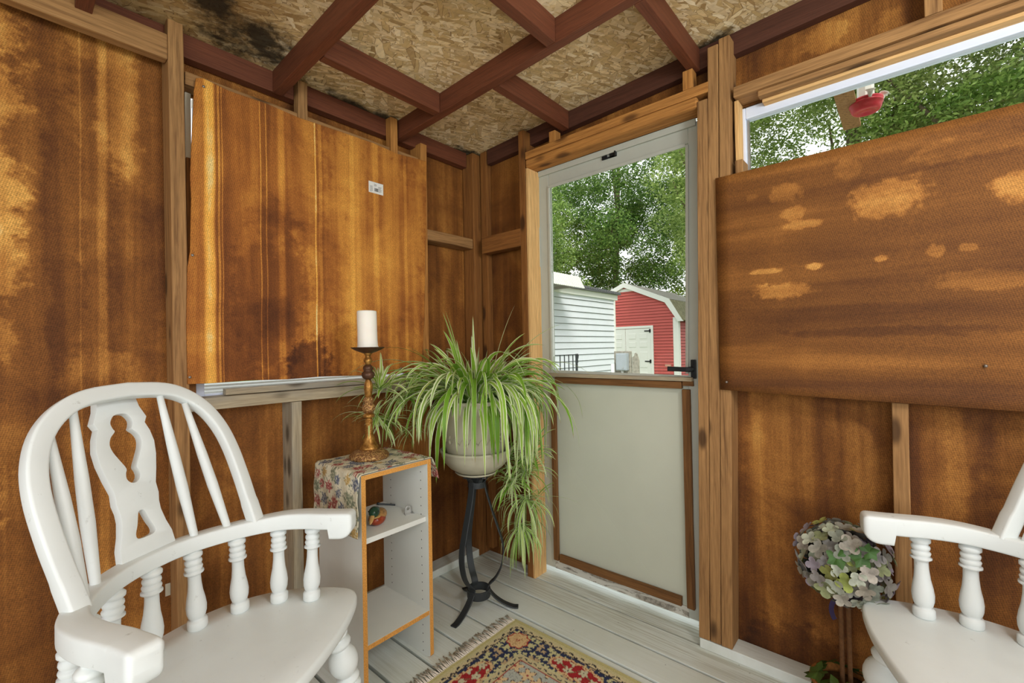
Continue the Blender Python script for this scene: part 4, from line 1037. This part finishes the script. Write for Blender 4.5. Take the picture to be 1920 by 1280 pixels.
stolon([base+Vector((.06, -.10, .33)), (1.50, 1.30, .93), C1+Vector((0, 0, .08)), C1]); stolon([base+Vector((.09, -.09, .32)), (1.54, 1.30, .90), C2+Vector((0, 0, .1)), C2, C3]); stolon([base+Vector((.07, -.1, .33)), C5+Vector((0, 0, .12)), C5, C6])
E1, E2, E3, E4 = [Vector((0, 0, H))+d*ray(px, py) for px, py, d in ((712, 730, 1.80), (702, 780, 1.80), (728, 790, 1.86), (762, 745, 1.90))]
plantlet(E1, 34, (.09, .19), (.009, .014), (-.3, 1.3), (5, 11), 5); plantlet(E2, 30, (.09, .18), (.007, .011), (-.6, .9), (6, 14), 6)
plantlet(E3, 30, (.08, .17), (.007, .011), (-.5, .9), (6, 14), 7); plantlet(E4, 30, (.09, .17), (.008, .012), (-.3, 1.0), (6, 14), 8)
E5 = Vector((0, 0, H))+1.98*ray(775, 800); plantlet(E5, 20, (.08, .17), (.004, .007), (-.5, .6), (6, 14), 12)
for e in (E1, E2, E3, E4, E5): stolon([base+Vector((-.08, .06, .34)), (base+Vector((-.15, .10, .42)))*.5+e*.5+Vector((0, 0, .06)), e])

# ------------------------------------------------------------------ rug
RX0, RX1, RY0, RY1 = .66, 1.432, .06, 1.262
ST = .0042
def rug_col(x, y):
    a = min(RX1-x, x-RX0); b = min(RY1-y, y-RY0); d = min(a, b)
    # s along the border measured from the corner, t into the rug
    if a < b: s = b; t = a
    else: s = a; t = b
    hs = random.Random(int(x*900)*73856093 ^ int(y*900)*19349663).random()
    cream = (214, 200, 150); L2 = lambda c: np.array(lin(*c))
    if d < .014: return L2((196, 186, 130))
    if d < .026: return L2((206, 196, 150))
    if d < .046:
        q = (s*1.0) % .024; yy = (d-.036)+.006*math.sin(s*2*PI/.048)
        if abs(yy) < .0035 and q > .006: return L2((52, 46, 52))
        return L2((214, 198, 156))
    if d < .050: return L2((58, 50, 56)) if hs < .8 else L2((180, 160, 130))
    if d < .150:
        tt = d-.10; P = .265; ss = (s-.10+P/2) % P-P/2; k = int((s-.10+P/2)//P)
        if s-.10 < .13 and k == 0 or k == 0:
            cx = math.hypot(s-.098, tt)      # corner rosette
            w = .046*(1+.07*math.cos(9*math.atan2(tt, s-.098)))
            if cx < w:
                if cx > w-.005: return L2((178, 60, 48))
                if cx < .009 and hs < .6: return L2((176, 70, 60))
                return L2((224, 190, 140)) if hs < .85 else L2((196, 150, 100))
        # red cartouche with scalloped cream edge
        if k >= 1:
            hw = .112; u = ss/hw
            if abs(u) < 1:
                ht = .041*(1-abs(u)**3)**.6*(1+.10*math.cos(ss*150))
                if abs(tt) < ht:
                    if abs(tt) > ht-.011 or abs(u) > .86: return L2((222, 188, 140)) if hs < .8 else L2((150, 60, 50))
                    fx = (ss+.52) % .052-.026; fy = (tt+.022+.012*math.sin(ss*60)) % .044-.022
                    f = math.hypot(fx, fy); w = .0150*(1+.30*math.cos(5*math.atan2(fy, fx)))
                    if f < w: return L2((60, 56, 60)) if f < .003 else L2((206, 200, 168))
                    if abs(fy+.004*math.sin(ss*120)) < .0022: return L2((120, 130, 92))
                    return L2((166, 40, 44)) if hs < .85 else L2((140, 30, 36))
        # scattered cream-green flowers on navy
        cell = .026; iu, iv = math.floor(s/cell), math.floor(d/cell)
        for i in (-1, 0, 1):
            for j in (-1, 0, 1):
                r = random.Random((iu+i)*613+(iv+j)*977); fx = s-(iu+i+.5+r.uniform(-.25, .25))*cell; fy = d-(iv+j+.5+r.uniform(-.25, .25))*cell
                f = math.hypot(fx, fy); w = .0105*(1+.35*math.cos(4*math.atan2(fy, fx)+r.random()*6))*r.uniform(.7, 1.15)
                if f < w: return L2((206, 200, 150)) if r.random() < .7 else L2((196, 170, 130))
        return L2((44, 52, 84)) if hs < .9 else L2((70, 76, 96))
    if d < .153: return L2((206, 198, 156))
    if d < .176:
        q = s % .022; yy = (d-.165)+.0045*math.sin(s*2*PI/.044)
        return L2((54, 56, 62)) if (abs(yy) < .003 and q > .006) else L2((206, 192, 150))
    if d < .180: return L2((160, 44, 48))
    # field: pale ground with cream flowers and dark vines
    cell = .062; iu, iv = math.floor(x/cell), math.floor(y/cell)
    for i in (-1, 0, 1):
        for j in (-1, 0, 1):
            r = random.Random((iu+i)*331+(iv+j)*757); fx = x-(iu+i+.5+r.uniform(-.2, .2))*cell; fy = y-(iv+j+.5+r.uniform(-.2, .2))*cell
            f = math.hypot(fx, fy); th = math.atan2(fy, fx); w = .026*(1+.30*math.cos(5*th+r.random()*6))
            if f < w:
                if f > w-.0035: return L2((60, 54, 60)) if hs < .7 else L2((150, 50, 50))
                if f < .005: return L2((168, 70, 70))
                return L2((224, 196, 150))
    return L2((184, 188, 178)) if hs < .85 else L2((160, 164, 158))
nx, ny = int((RX1-RX0)/ST), int((RY1-RY0)/ST); vs = []; 
for i in range(nx+1):
    for j in range(ny+1):
        x = RX0+(RX1-RX0)*i/nx; y = RY0+(RY1-RY0)*j/ny; vs.append((x-1.05, y-.66, .0075+.0006*math.sin(x*40)*math.sin(y*33)))
fs = [(i*(ny+1)+j, (i+1)*(ny+1)+j, (i+1)*(ny+1)+j+1, i*(ny+1)+j+1) for i in range(nx) for j in range(ny)]
RG = thing('patterned_rug', 'small oriental rug with navy, red and cream border and a fringed end', 'rug', (1.05, .66, 0))
o = obj('woven_field', vs, fs, M_RUG, RG)
color_mesh(o, lambda i: rug_col(vs[i][0]+1.05, vs[i][1]+.66))
sm = o.modifiers.new('s', 'SOLIDIFY'); sm.thickness = .0065; sm.offset = -1
for side in (1, -1):
    mb = MB(); rf = random.Random(side+4); n = 150
    for k in range(n):
        x = RX0+.004+(RX1-RX0-.008)*k/n; y0 = RY1-.004 if side > 0 else RY0+.004
        L = rf.uniform(.046, .068); bx_ = rf.uniform(-.014, .022)
        mb.sweep([Vector((x-1.05, y0-.66, .0065)), Vector((x+bx_*.3-1.05, y0+side*L*.45-.66, .0055+rf.uniform(0, .004))), Vector((x+bx_-1.05, y0+side*L-.66, .002))], [(.0021*math.cos(a), .0021*math.sin(a)) for a in (0, 1.57, 3.14, 4.71)], (0, 0, 1))
    mb.build('fringe', M_FRINGE, RG, True)

# ------------------------------------------------------------------ hydrangea topiary
HX, HY, HZ = 1.598, .150, .515
tp = thing('flower_topiary', 'dried hydrangea ball on twig stems in a basket, beside the right-hand chair', 'topiary', (HX, HY, 0))
pal = [(176, 168, 152), (160, 158, 146), (184, 178, 164), (168, 158, 168), (180, 170, 184), (186, 190, 110), (172, 184, 96), (196, 204, 176), (150, 156, 140), (204, 210, 190), (152, 148, 140), (190, 182, 170), (168, 164, 160), (156, 164, 120)]
V, Fc, CC = [], [], []; rh = random.Random(21); N = 170
for k in range(N):
    zz = 1-2*(k+.5)/N; a = k*2.39996; rr_ = math.sqrt(1-zz*zz); d = Vector((rr_*math.cos(a), rr_*math.sin(a), zz))
    R = .102+rh.uniform(-.018, .018)
    if d.z < -.75: R *= .93
    c = d*R; t1 = d.orthogonal().normalized(); t1 = Matrix.Rotation(rh.uniform(0, 2*PI), 3, d) @ t1; t2 = d.cross(t1)
    tilt = Vector((rh.uniform(-.3, .3), rh.uniform(-.3, .3), rh.uniform(-.3, .3))); d2 = (d+tilt).normalized(); t1 = (t1-d2*t1.dot(d2)).normalized(); t2 = d2.cross(t1)
    col = lin(*pal[rh.randrange(len(pal))]); ps_ = rh.uniform(.0125, .0175)
    for q in range(4):
        an = q*PI/2; e = t1*math.cos(an)+t2*math.sin(an); f = d2.cross(e); b0 = len(V)
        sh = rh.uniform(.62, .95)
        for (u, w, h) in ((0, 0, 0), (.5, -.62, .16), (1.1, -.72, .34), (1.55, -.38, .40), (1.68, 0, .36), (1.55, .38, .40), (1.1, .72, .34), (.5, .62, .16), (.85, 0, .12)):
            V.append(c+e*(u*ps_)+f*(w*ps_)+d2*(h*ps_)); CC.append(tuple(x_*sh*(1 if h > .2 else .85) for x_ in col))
        for m_ in range(7): Fc.append((b0+8, b0+m_, b0+m_+1))
        Fc.append((b0+8, b0+7, b0))
o = obj('flower_head', V, Fc, M_PETAL, tp, True, (0, 0, HZ)); color_mesh(o, lambda i: CC[i])
blob('moss_core', plain('dark_moss', lin(44, 48, 32), .95, var=.3, scale=60), (0, 0, HZ), (.085, .085, .085), tp)
def mapleleaf(V, Fc, c, n, up, s):
    n = Vector(n).normalized(); up = Vector(up); up = (up-n*up.dot(n)).normalized(); sd = up.cross(n); b = len(V); m = 15; V.append(Vector(c))
    for k in range(m):
        th = PI*1.75*(k/(m-1)-.5); r = s*(1 if k % 3 == 1 else (.72 if k % 3 == 0 else .62))*(1-.25*abs(k/(m-1)-.5))
        V.append(Vector(c)+up*(r*math.cos(th))+sd*(r*math.sin(th))+n*(.1*s*math.cos(3*th)))
    for k in range(1, m): Fc.append((b, b+k, b+k+1))
vw = (Vector((0, 0, H))-Vector((HX, HY, HZ))).normalized()
V, Fc = [], []
for (sx, sy, s, ux, uz) in ((-.012, .010, .034, .3, -1), (.040, .02, .030, -.4, -1), (.056, .040, .026, .9, .4)):
    sd = vw.cross(Vector((0, 0, 1))).normalized()*-1; c = Vector((0, 0, HZ))+vw*.098+sd*sx+Vector((0, 0, 1))*sy; mapleleaf(V, Fc, c+vw*.01, vw+Vector((0, 0, .2)), sd*ux+Vector((0, 0, uz)), s)
obj('green_leaves', V, Fc, M_SPRIG, tp)
sdv = vw.cross(Vector((0, 0, 1))).normalized()*-1
for off, bend in ((-.008, -.004), (.010, .006)):
    p = [sdv*(off+.012*s*bend*20)+Vector((0, 0, z)) for s, z in ((0, .05), (.3, .16), (-.2, .28), (.1, .44))]
    MB().sweep(catmull(p, 5), [(.0062*math.cos(a), .0062*math.sin(a)) for a in [k*PI/4 for k in range(8)]], (.2, .9, .1)).build('stem', M_STICK, tp, True)
mb = MB(); P = [sdv*x_+vw*.01+Vector((0, 0, z)) for x_, z in ((-.006, .405), (-.018, .402), (-.027, .390), (-.030, .370), (-.026, .352), (-.022, .345))]
mb.sweep(catmull(P, 4), rsec(.012, .0012, .3, 1), vw); mb.build('ribbon', M_RIBBON, tp)
MB().lathe((0, 0, .0), (0, 0, .175), [(0, .055), (.05, .058), (.3, .066), (.6, .076), (.92, .084), (.95, .089), (1, .087), (1, .078), (.9, .074)], 32, cap=False).build('basket', M_BASKET, tp, True)
MB().lathe((0, 0, .145), (0, 0, .150), [(0, .078), (1, .078)], 24).build('moss_bed', plain('brown_moss_bed', lin(92, 66, 34), .95, var=.5, scale=70), tp)
V, Fc = [], []; rl = random.Random(9)
for k in range(16):
    a = 2*PI*k/16+rl.uniform(-.2, .2); d = Vector((math.cos(a), math.sin(a), 0)); mapleleaf(V, Fc, d*.070+Vector((0, 0, .175+rl.uniform(-.01, .022))), d*.6+Vector((0, 0, .8)), d+Vector((0, 0, rl.uniform(-.3, .5))), rl.uniform(.030, .044))
obj('basket_leaves', V, Fc, M_DARKLEAF, tp)

# ------------------------------------------------------------------ outdoors
GZ = -.42
g0 = MB().box(1.96, 60, -40, 60, GZ-.2, GZ); g0.box(-40, 1.96, 1.92, 60, GZ-.2, GZ); g0.box(-40, 1.96, -40, -2.65, GZ-.2, GZ); g0.box(-40, -1.85, -2.65, 1.92, GZ-.2, GZ)
tag(g0.build('ground', M_LAWN), kind='structure')
tag(MB().box(-4, 5.5, 1.93, 5.0, GZ, GZ+.03).box(1.97, 5.5, -6, 1.93, GZ, GZ+.03).build('bounce_slab', M_BOUNCE), kind='structure')  # unseen pale slabs added to bounce sky light up at the feeder arm

# hummingbird feeder on an arm outside the high window
fb = MB(); pa = on(1563, 172, 2, 2.10); pb = on(1606, 250, 2, 2.10)
fx0 = 1.856; ya = .150
fb.box(0, .67, -.031, .031, -.010, .010)
arm = fb.build('wooden_arm', M_TAN, None, bevel=.001); arm.location = (fx0+.0, .158, 2.112)
tag(arm, 'weathered wooden arm board sticking out from the outer wall, beside the red feeder', 'board')
fd = thing('bird_feeder', 'red and white hanging bird feeder seen through the high right window', 'bird feeder', (2.30, .098, 2.078))
fd.scale = (.84, .84, .84)
MB().lathe((0, 0, 0), (0, 0, 1), [(-.006, .026), (-.009, .028), (-.009, .034), (-.012, .036), (-.012, .050), (-.009, .054), (.004, .060), (.020, .0625), (.022, .066), (.028, .066), (.030, .063), (.034, .066), (.042, .066), (.045, .060), (.046, .045)], 40, cap=True).build('red_base', M_REDPL, fd, True, fixn=True)
MB().lathe((0, 0, .034), (0, 0, .20), [(0, .034), (.5, .033), (.85, .030), (1, .016)], 8).build('bottle', M_BOTTLE, fd)
for k in range(4):
    a = k*PI/2+.3; d = Vector((math.cos(a), math.sin(a), 0)); mb = MB()
    mb.lathe(d*.058+Vector((0, 0, .030)), d*.072+Vector((0, 0, .064)), [(0, .008), (.7, .011), (.9, .019), (1, .020)], 8); mb.build('flower_port', M_BOTTLE, fd)
MB().sweep([(0, 0, .20), (0, 0, .30), (-.02, .05, .34), (-.04, .10, .30), (-.04, .10, .04)], [(.0015*math.cos(a), .0015*math.sin(a)) for a in (0, 2.1, 4.2)], (.5, .5, .1)).build('hanging_wire', M_STEEL, fd)

def siding(mb, p0, u, nrm, x0, x1, z0, z1, pitch, top=None, gap=.010):
    """lap siding on a vertical wall: p0 origin, u along, nrm outward, top(x)->height clip"""
    z = z0; u = Vector(u); nrm = Vector(nrm); p0 = Vector(p0)
    while z < z1-1e-4:
        zt = min(z+pitch, z1); a, b, a2, b2 = x0, x1, x0, x1
        if top:
            a, b = top(z); a2, b2 = top(zt)
            if a >= b: break
            if a2 > b2: a2 = b2 = (a2+b2)/2
        A = p0+u*a+nrm*.024+Vector((0, 0, z)); B = p0+u*b+nrm*.024+Vector((0, 0, z)); C_ = p0+u*b2+nrm*.004+Vector((0, 0, zt-gap)); D_ = p0+u*a2+nrm*.004+Vector((0, 0, zt-gap))
        A0_ = p0+u*a-nrm*.02+Vector((0, 0, z)); B0_ = p0+u*b-nrm*.02+Vector((0, 0, z)); C0 = p0+u*b2-nrm*.02+Vector((0, 0, zt-gap)); D0 = p0+u*a2-nrm*.02+Vector((0, 0, zt-gap))
        mb.add([A, B, C_, D_, A0_, B0_, C0, D0], [(0, 1, 2, 3), (4, 5, 1, 0), (3, 2, 6, 7)]); z = zt
    return mb

# white sided building
wb = thing('white_outbuilding', 'white lap-sided outbuilding seen through the left part of the door glass', 'building', (7.0, 5.10, GZ))
x0, x1 = -3.2, 2.44; hz = 2.22-GZ
mb = MB(); siding(mb, (0, 0, 0), (1, 0, 0), (0, -1, 0), x0, x1, .0, hz, .127); siding(mb, (x1, 0, 0), (0, 1, 0), (1, 0, 0), 0, 5, 0, hz, .127)
mb.build('siding', M_WHTSID, wb); MB().box(x0, x1-.021, .021, 5, 0, hz).build('wall', M_UNDER, wb)
mb = MB(); mb.box(x1-.02, x1+.035, -.035, .05, 0, hz); mb.build('corner_trim', M_WHT, wb, bevel=.004)
mb = MB(); mb.hexa([(x0, -.05, hz), (x1+.12, -.05, hz-.02), (x1+.12, .02, hz-.02), (x0, .02, hz), (x0, -.05, hz+.21), (x1+.12, -.05, hz+.10), (x1+.12, .02, hz+.10), (x0, .02, hz+.21)]); mb.build('fascia', M_WHT, wb)
mb = MB(); n = 60
for k in range(n):
    xa = x0+(x1+.16-x0)*k/n; xb = x0+(x1+.16-x0)*(k+.55)/n; za = hz+.215-.11*k/n
    mb.box(xa, xb, -.13, 5.1, za, za+.05)
mb.box(x0, x1+.16, -.12, 5.1, hz+.10, hz+.125)
mb.build('ribbed_roof', M_DKROOF, wb)
aw = thing('corrugated_awning', 'white corrugated awning over the end of the white outbuilding', 'awning', (7.0, 5.04, 0))
ax1 = on(1095, 520, 1, 4.5).x-7.0; ax0 = -2.5; mb = MB(); n = 44; w = (ax1-ax0)/n
zt = 2.45; zb_ = 2.225
for k in range(n):
    xa = ax0+w*k
    for (q0, q1, dy) in ((0, .14, 0), (.14, .5, -.022), (.5, .64, 0), (.64, 1, 0)):
        d0 = -.022 if (q0 in (.14,)) else 0
        mb.hexa([(xa+w*q0, -.60+d0+.05, zb_), (xa+w*q1, -.60+d0+.05, zb_), (xa+w*q1, -.575+.05, zb_), (xa+w*q0, -.575+.05, zb_), (xa+w*q0-.03, -.50+d0+.05, zt), (xa+w*q1-.03, -.50+d0+.05, zt), (xa+w*q1-.03, -.475+.05, zt), (xa+w*q0-.03, -.475+.05, zt)])
mb.build('corrugated_sheet', M_WHT, aw)
MB().box(ax0, ax1-.03, -.50, -.0, 2.262, 2.29).build('soffit', M_UNDER, aw)
for k in range(int((ax1-ax0-.4)/.42)+1): MB().box(ax0+.25+k*.42, ax0+.29+k*.42, -.50, 0, 2.215, 2.262).build('rafter', M_UNDER, aw)

# red gambrel shed
sy, sx = 7.39, 14.527; W1 = 1.83
sh = thing('red_shed', 'red gambrel-roofed shed with white double door, seen through the door glass', 'shed', (sx, sy, GZ))
ze, zk, za = 1.93-GZ, 2.60-GZ, 3.28-GZ; kx = 1.55
def tp_(z):
    if z <= ze: return (-W1, W1)
    if z <= zk: q = (z-ze)/(zk-ze); w_ = W1+(kx-W1)*q
    else: q = min(1, (z-zk)/(za-zk)); w_ = kx*(1-q)
    return (-w_, w_)
mb = MB(); siding(mb, (0, 0, 0), (0, -1, 0), (-1, 0, 0), -W1, W1, 0, za, .1, tp_)
siding(mb, (0, -W1, 0), (1, 0, 0), (0, -1, 0), 0, 4.2, 0, ze, .1)
mb.build('siding', M_REDSID, sh)
mb = MB(); mb.box(.022, 4.2, -W1+.022, W1, 0, ze)
mb.hexa([(.022, -W1+.022, ze), (.022, W1, ze), (4.2, W1, ze), (4.2, -W1+.022, ze), (.022, -kx, zk), (.022, kx, zk), (4.2, kx, zk), (4.2, -kx, zk)])
mb.hexa([(.022, -kx, zk), (.022, kx, zk), (4.2, kx, zk), (4.2, -kx, zk), (.022, -.01, za), (.022, .01, za), (4.2, .01, za), (4.2, -.01, za)])
mb.build('wall', M_REDSID, sh)
def slopes(y0, z0, y1, z1, xa, xb, th):
    mb = MB(); d = Vector((0, y1-y0, z1-z0)).normalized(); nn = Vector((0, -d.z, d.y)) if y1 > y0 else Vector((0, d.z, -d.y)); nn = nn*th
    mb.hexa([Vector((xa, y0, z0)), Vector((xb, y0, z0)), Vector((xb, y1, z1)), Vector((xa, y1, z1)), Vector((xa, y0, z0))+nn, Vector((xb, y0, z0))+nn, Vector((xb, y1, z1))+nn, Vector((xa, y1, z1))+nn]); return mb
for s in (1, -1):
    slopes(-s*0, za+.0, -s*(kx+.02), zk+.0, -.06, 4.3, .05 if 1 else 0).build('upper_roof', M_SHINGLE, sh, fixn=True)
    slopes(-s*(kx+.02), zk, -s*(W1+.20), ze-.03, -.06, 4.3, .05).build('lower_roof', M_MOSS, sh, fixn=True)
    mb = MB(); po = [(0, za+.055), (-s*(kx+.05), zk+.045), (-s*(W1+.22), ze-.04)]; pi_ = [(0, za-.11), (-s*(kx-.085), zk-.07), (-s*(W1+.055), ze-.04)]
    mb.v = [Vector((x_, a, b)) for x_ in (-.10, -.02) for a, b in po+pi_]
    mb.f = [(0, 1, 4, 3), (1, 2, 5, 4), (6, 7, 10, 9), (7, 8, 11, 10), (0, 1, 7, 6), (1, 2, 8, 7), (3, 4, 10, 9), (4, 5, 11, 10), (2, 5, 11, 8), (0, 3, 9, 6)]; mb.mi = [0]*10
    mb.build('rake_trim', M_WHT, sh, fixn=True)
MB().box(-.035, .02, W1-.13, W1+.01, 0, ze+.1).build('corner_trim', M_WHT, sh)
MB().box(-.035, .02, -W1-.01, -W1+.13, 0, ze+.1).box(-.035, .13, -W1-.045, -W1-.01, 0, ze).build('corner_trim', M_WHT, sh)
# double door, split in the middle; the right leaf shows
dz = 1.72-GZ
mb = MB(); mb.box(-.05, .0, -1.02, -.93, 0, dz+.08).box(-.05, .0, .93, 1.02, 0, dz+.08).box(-.05, .0, -.93, .93, dz, dz+.08); mb.build('door_casing', M_WHT, sh)
for s in (1, -1):
    c = -s*.465
    mb = MB(); mb.box(-.035, .0, c-.46, c+.46, .02, dz-.01)
    for (yy) in (-.20, .20):
        for (q0, q1) in ((.10, .62), (.78, 1.30), (1.46, 1.64), (1.74, 1.92)):
            mb.box(-.045, -.033, c+yy-.13, c+yy+.13, q0*dz/2.1, q1*dz/2.1)
    dd = mb.build('door', M_WHT, sh, bevel=.006)
    for z in (1.62-GZ, .59-GZ):
        e = c-s*.45; mb = MB(); mb.box(-.055, -.03, min(e, e+s*.20), max(e, e+s*.20), z-.018, z+.018); mb.box(-.055, -.03, e-.03, e+.03, z-.06, z+.06); mb.build('strap_hinge', M_BLACK, dd)
MB().box(-.03, .0, -.36, .34, 3.02-GZ, 3.12-GZ).build('gable_vent', M_WHT, sh)
MB().box(-.022, -.015, -1.60, -1.40, .42-GZ, .50-GZ).build('worn_patch', plain('worn_siding_patch', lin(196, 150, 130), .8, var=.2, scale=20), sh)

# iron railing and meter box near the porch
r0 = on(1020, 663, 1, 4.0); r1 = on(1081, 663, 1, 4.0); zt = 1.02
rl_ = thing('iron_railing', 'black iron stair railing in front of the white outbuilding', 'railing', (r0.x, 4.0, GZ))
L = r1.x-r0.x
MB().box(-.1, L+.02, -.012, .012, zt-GZ-.012, zt-GZ).box(-.1, L, -.010, .010, .06, .08).build('top_bar', M_IRON, rl_)
for k in range(1, 5):
    x_ = L-.118*k+.01; MB().box(x_-.006, x_+.006, -.006, .006, .07, zt-GZ-.01).build('baluster', M_IRON, rl_)
MB().box(L-.016, L+.012, -.014, .014, 0, zt-GZ+.004).build('post', M_IRON, rl_)
MB().sweep([(L, 0, zt-GZ-.004), (L+.03, 0, zt-GZ), (L+.045, 0, zt-GZ-.02), (L+.04, 0, zt-GZ-.06), (L+.025, 0, zt-GZ-.09), (L+.03, 0, zt-GZ-.14)], rsec(.014, .02, .3, 1), (0, 1, 0)).build('scroll_end', M_IRON, rl_)
XM = 6.4
def PX(px, py): p = on(px, py, 0, XM); return p.y, p.z
bxm = thing('meter_box', 'grey metal electrical box on weathered boards, in front of the red shed door', 'electrical box', (XM, 0, 0))
(ya, z1_), (yb, z0_) = PX(1161, 662), PX(1181, 694)
mb = MB(); mb.box(-.12, -.02, yb, ya, z0_, z1_); mb.build('enclosure', M_PUTTY, bxm, bevel=.008)
mb = MB(); mb.box(-.130, -.118, yb+.012, ya-.010, z0_+.012, z1_-.012); mb.build('cover', M_PUTTY, bxm, bevel=.004)
mb = MB(); mb.lathe((-.128, yb+.045, z0_+.04), (-.136, yb+.045, z0_+.04), [(0, .010), (1, .009)], 12); mb.build('latch', M_STEEL, bxm)
(ya2, z2a), (yb2, _) = PX(1152, 658), PX(1184, 658)
mb = MB(); mb.box(-.02, .02, yb2, ya2, GZ, z2a); mb.build('backing_board', M_OLDBOARD, bxm, bevel=.01)
(ya3, z3a), (yb3, _) = PX(1186, 661), PX(1199, 661)
P = [(ya3, GZ), (yb3, GZ), (yb3+.01, z3a-.12), (yb3+.035, z3a-.02), (yb3+.06, z3a), (ya3-.04, z3a-.01), (ya3-.03, z3a-.05), (ya3, z3a-.07)]
mb = MB(); n = len(P); mb.v = [Vector((-.015, a, b)) for a, b in P]+[Vector((.015, a, b)) for a, b in P]; mb.f = [tuple(range(n)), tuple(range(2*n-1, n-1, -1))]+[(k, (k+1) % n, (k+1) % n+n, k+n) for k in range(n)]; mb.mi = [0]*len(mb.f)
mb.build('side_board', M_OLDBOARD, bxm, fixn=True)
(yc, zc), _ = PX(1171, 694), 0
mb = MB(); mb.lathe((-.07, yc, z0_), (-.07, yc, GZ), [(0, .022), (1, .022)], 14); mb.lathe((-.07, yc+.16, z0_+.10), (-.07, yc+.16, GZ), [(0, .032), (1, .032)], 14); mb.build('conduit', M_WHT, bxm, True)

# trees
def tree(label, x, y, h, clumps, mat, seed, leaf=(.15, .065), n=900, trunk=.22, lean=(0, 0), branches=7, name='broadleaf_tree'):
    t = thing(name, label, 'tree', (x, y, GZ), 0, 'trees behind the outbuildings')
    R = np.random.RandomState(seed); VV = []; m = 0
    for (cx, cy, cz, r) in clumps:
        k = int(n*(r/1.0)**2); u = R.normal(size=(k, 3)); u /= np.linalg.norm(u, axis=1)[:, None]
        rad = r*(.35+.65*R.random_sample(k)**.45); c = np.array([cx, cy, cz])+u*rad[:, None]*np.array([1, 1, .72])
        a = R.normal(size=(k, 3)); a[:, 2] = a[:, 2]*.6-.35; a /= np.linalg.norm(a, axis=1)[:, None]
        b = np.cross(a, R.normal(size=(k, 3))); b /= np.linalg.norm(b, axis=1)[:, None]
        L = leaf[0]*R.uniform(.6, 1.2, k)[:, None]; w_ = leaf[1]*R.uniform(.7, 1.2, k)[:, None]
        VV.append(np.stack([c-a*L/2, c+b*w_/2, c+a*L/2, c-b*w_/2], axis=1).reshape(-1, 3)); m += k
    VV = np.concatenate(VV); me = bpy.data.meshes.new('foliage'); me.vertices.add(len(VV)); me.vertices.foreach_set('co', VV.astype(np.float32).ravel())
    me.loops.add(len(VV)); me.loops.foreach_set('vertex_index', np.arange(len(VV), dtype=np.int32)); me.polygons.add(m); me.polygons.foreach_set('loop_start', np.arange(0, len(VV), 4, dtype=np.int32)); me.update(); me.validate()
    me.materials.append(mat); o = bpy.data.objects.new('foliage', me); COL.objects.link(o); o.parent = t
    mb = MB(); rt = random.Random(seed)
    P = [Vector((0, 0, 0)), Vector((lean[0]*.3, lean[1]*.3, h*.3)), Vector((lean[0]*.7, lean[1]*.7, h*.6)), Vector((lean[0], lean[1], h*.92))]
    C8 = [(math.cos(k*PI/4), math.sin(k*PI/4)) for k in range(8)]
    cp = catmull(P, 5); mb.sweep(cp, C8, (1, .1, 0), scales=[(trunk*(1-.8*i/len(cp)),)*2 for i in range(len(cp))])
    ws = sorted(clumps, key=lambda c: -c[3])[:branches]
    for (cx, cy, cz, r) in ws:
        s = rt.uniform(.3, .7); b = cp[int(s*(len(cp)-1))]; e = Vector((cx, cy, cz)); mid = b.lerp(e, .5)+Vector((0, 0, -.25))
        q = catmull([b, mid, e], 4); mb.sweep(q, C8, (.3, .2, .9), scales=[(trunk*.38*(1-.75*i/len(q)),)*2 for i in range(len(q))])
    mb.build('trunk', M_BARK, t, True); return t
def crown(seed, cx, cy, cz, rx, ry, rz, n, r=(.5, 1.0)):
    R = random.Random(seed); out = []
    while len(out) < n:
        p = [R.uniform(-1, 1) for _ in range(3)]; d = math.sqrt(sum(q*q for q in p))
        if d > 1: continue
        out.append((cx+p[0]*rx, cy+p[1]*ry, cz+p[2]*rz, R.uniform(*r)))
    return out
tree('pale feathery tree above the white outbuilding, at the left of the door glass', 15.5, 12.4, 9.5, crown(1, 0, 0, 5.2, 2.6, 2.6, 4.0, 62), M_TREE1, 1)
tree('tall dark-trunked tree above the red shed, in the middle of the door glass', 19.5, 10.6, 13, crown(2, 0, 0, 7.8, 3.2, 3.4, 5.2, 84, (.6, 1.2)), M_TREE2, 2, lean=(.3, -.4))
tree('tree with open sky gaps at the right of the door glass', 21.5, 6.8, 12, crown(3, 0, 0, 7.6, 2.8, 2.4, 4.4, 52, (.5, 1.0)), M_TREE1, 3)
tree('bright yellow-green young tree behind the right slope of the red shed', 22.0, 7.6, 4.6, crown(4, 0, 0, 3.3, 1.2, 1.2, 1.3, 16, (.4, .7)), M_TREE3, 4, leaf=(.16, .08), trunk=.1)
tree('low bushy tree over the roof line between the two outbuildings', 19.5, 13.6, 5.5, crown(5, 0, 0, 3.6, 3.2, 2.6, 1.9, 40, (.5, .9)), M_TREE2, 5, trunk=.15)
tree('thin-leaved tree beside a white sky gap at the left of the high window', 14.0, 4.1, 11, crown(6, 0, 0, 7.2, 1.9, 1.7, 3.6, 50, (.4, .85)), M_TREE4, 6, leaf=(.115, .052), n=1100)
tree('soft green tree behind the bird feeder in the high window', 14.2, .9, 12, crown(7, 0, 0, 8.0, 2.4, 2.3, 3.6, 84, (.5, .95)), M_TREE4, 7, leaf=(.115, .052), n=1100)
tree('full leafy tree at the right end of the high window', 12.2, -2.2, 13, crown(8, 0, 0, 8.4, 2.6, 2.6, 4.2, 98, (.5, 1.0)), M_TREE1, 8, leaf=(.115, .052), n=1100)
tree('dense leafy tree filling the far right corner of the high window', 12.6, -6.0, 12, crown(9, 0, 0, 7.6, 2.6, 2.8, 4.0, 80, (.5, 1.0)), M_TREE4, 9, leaf=(.115, .052), n=1100)
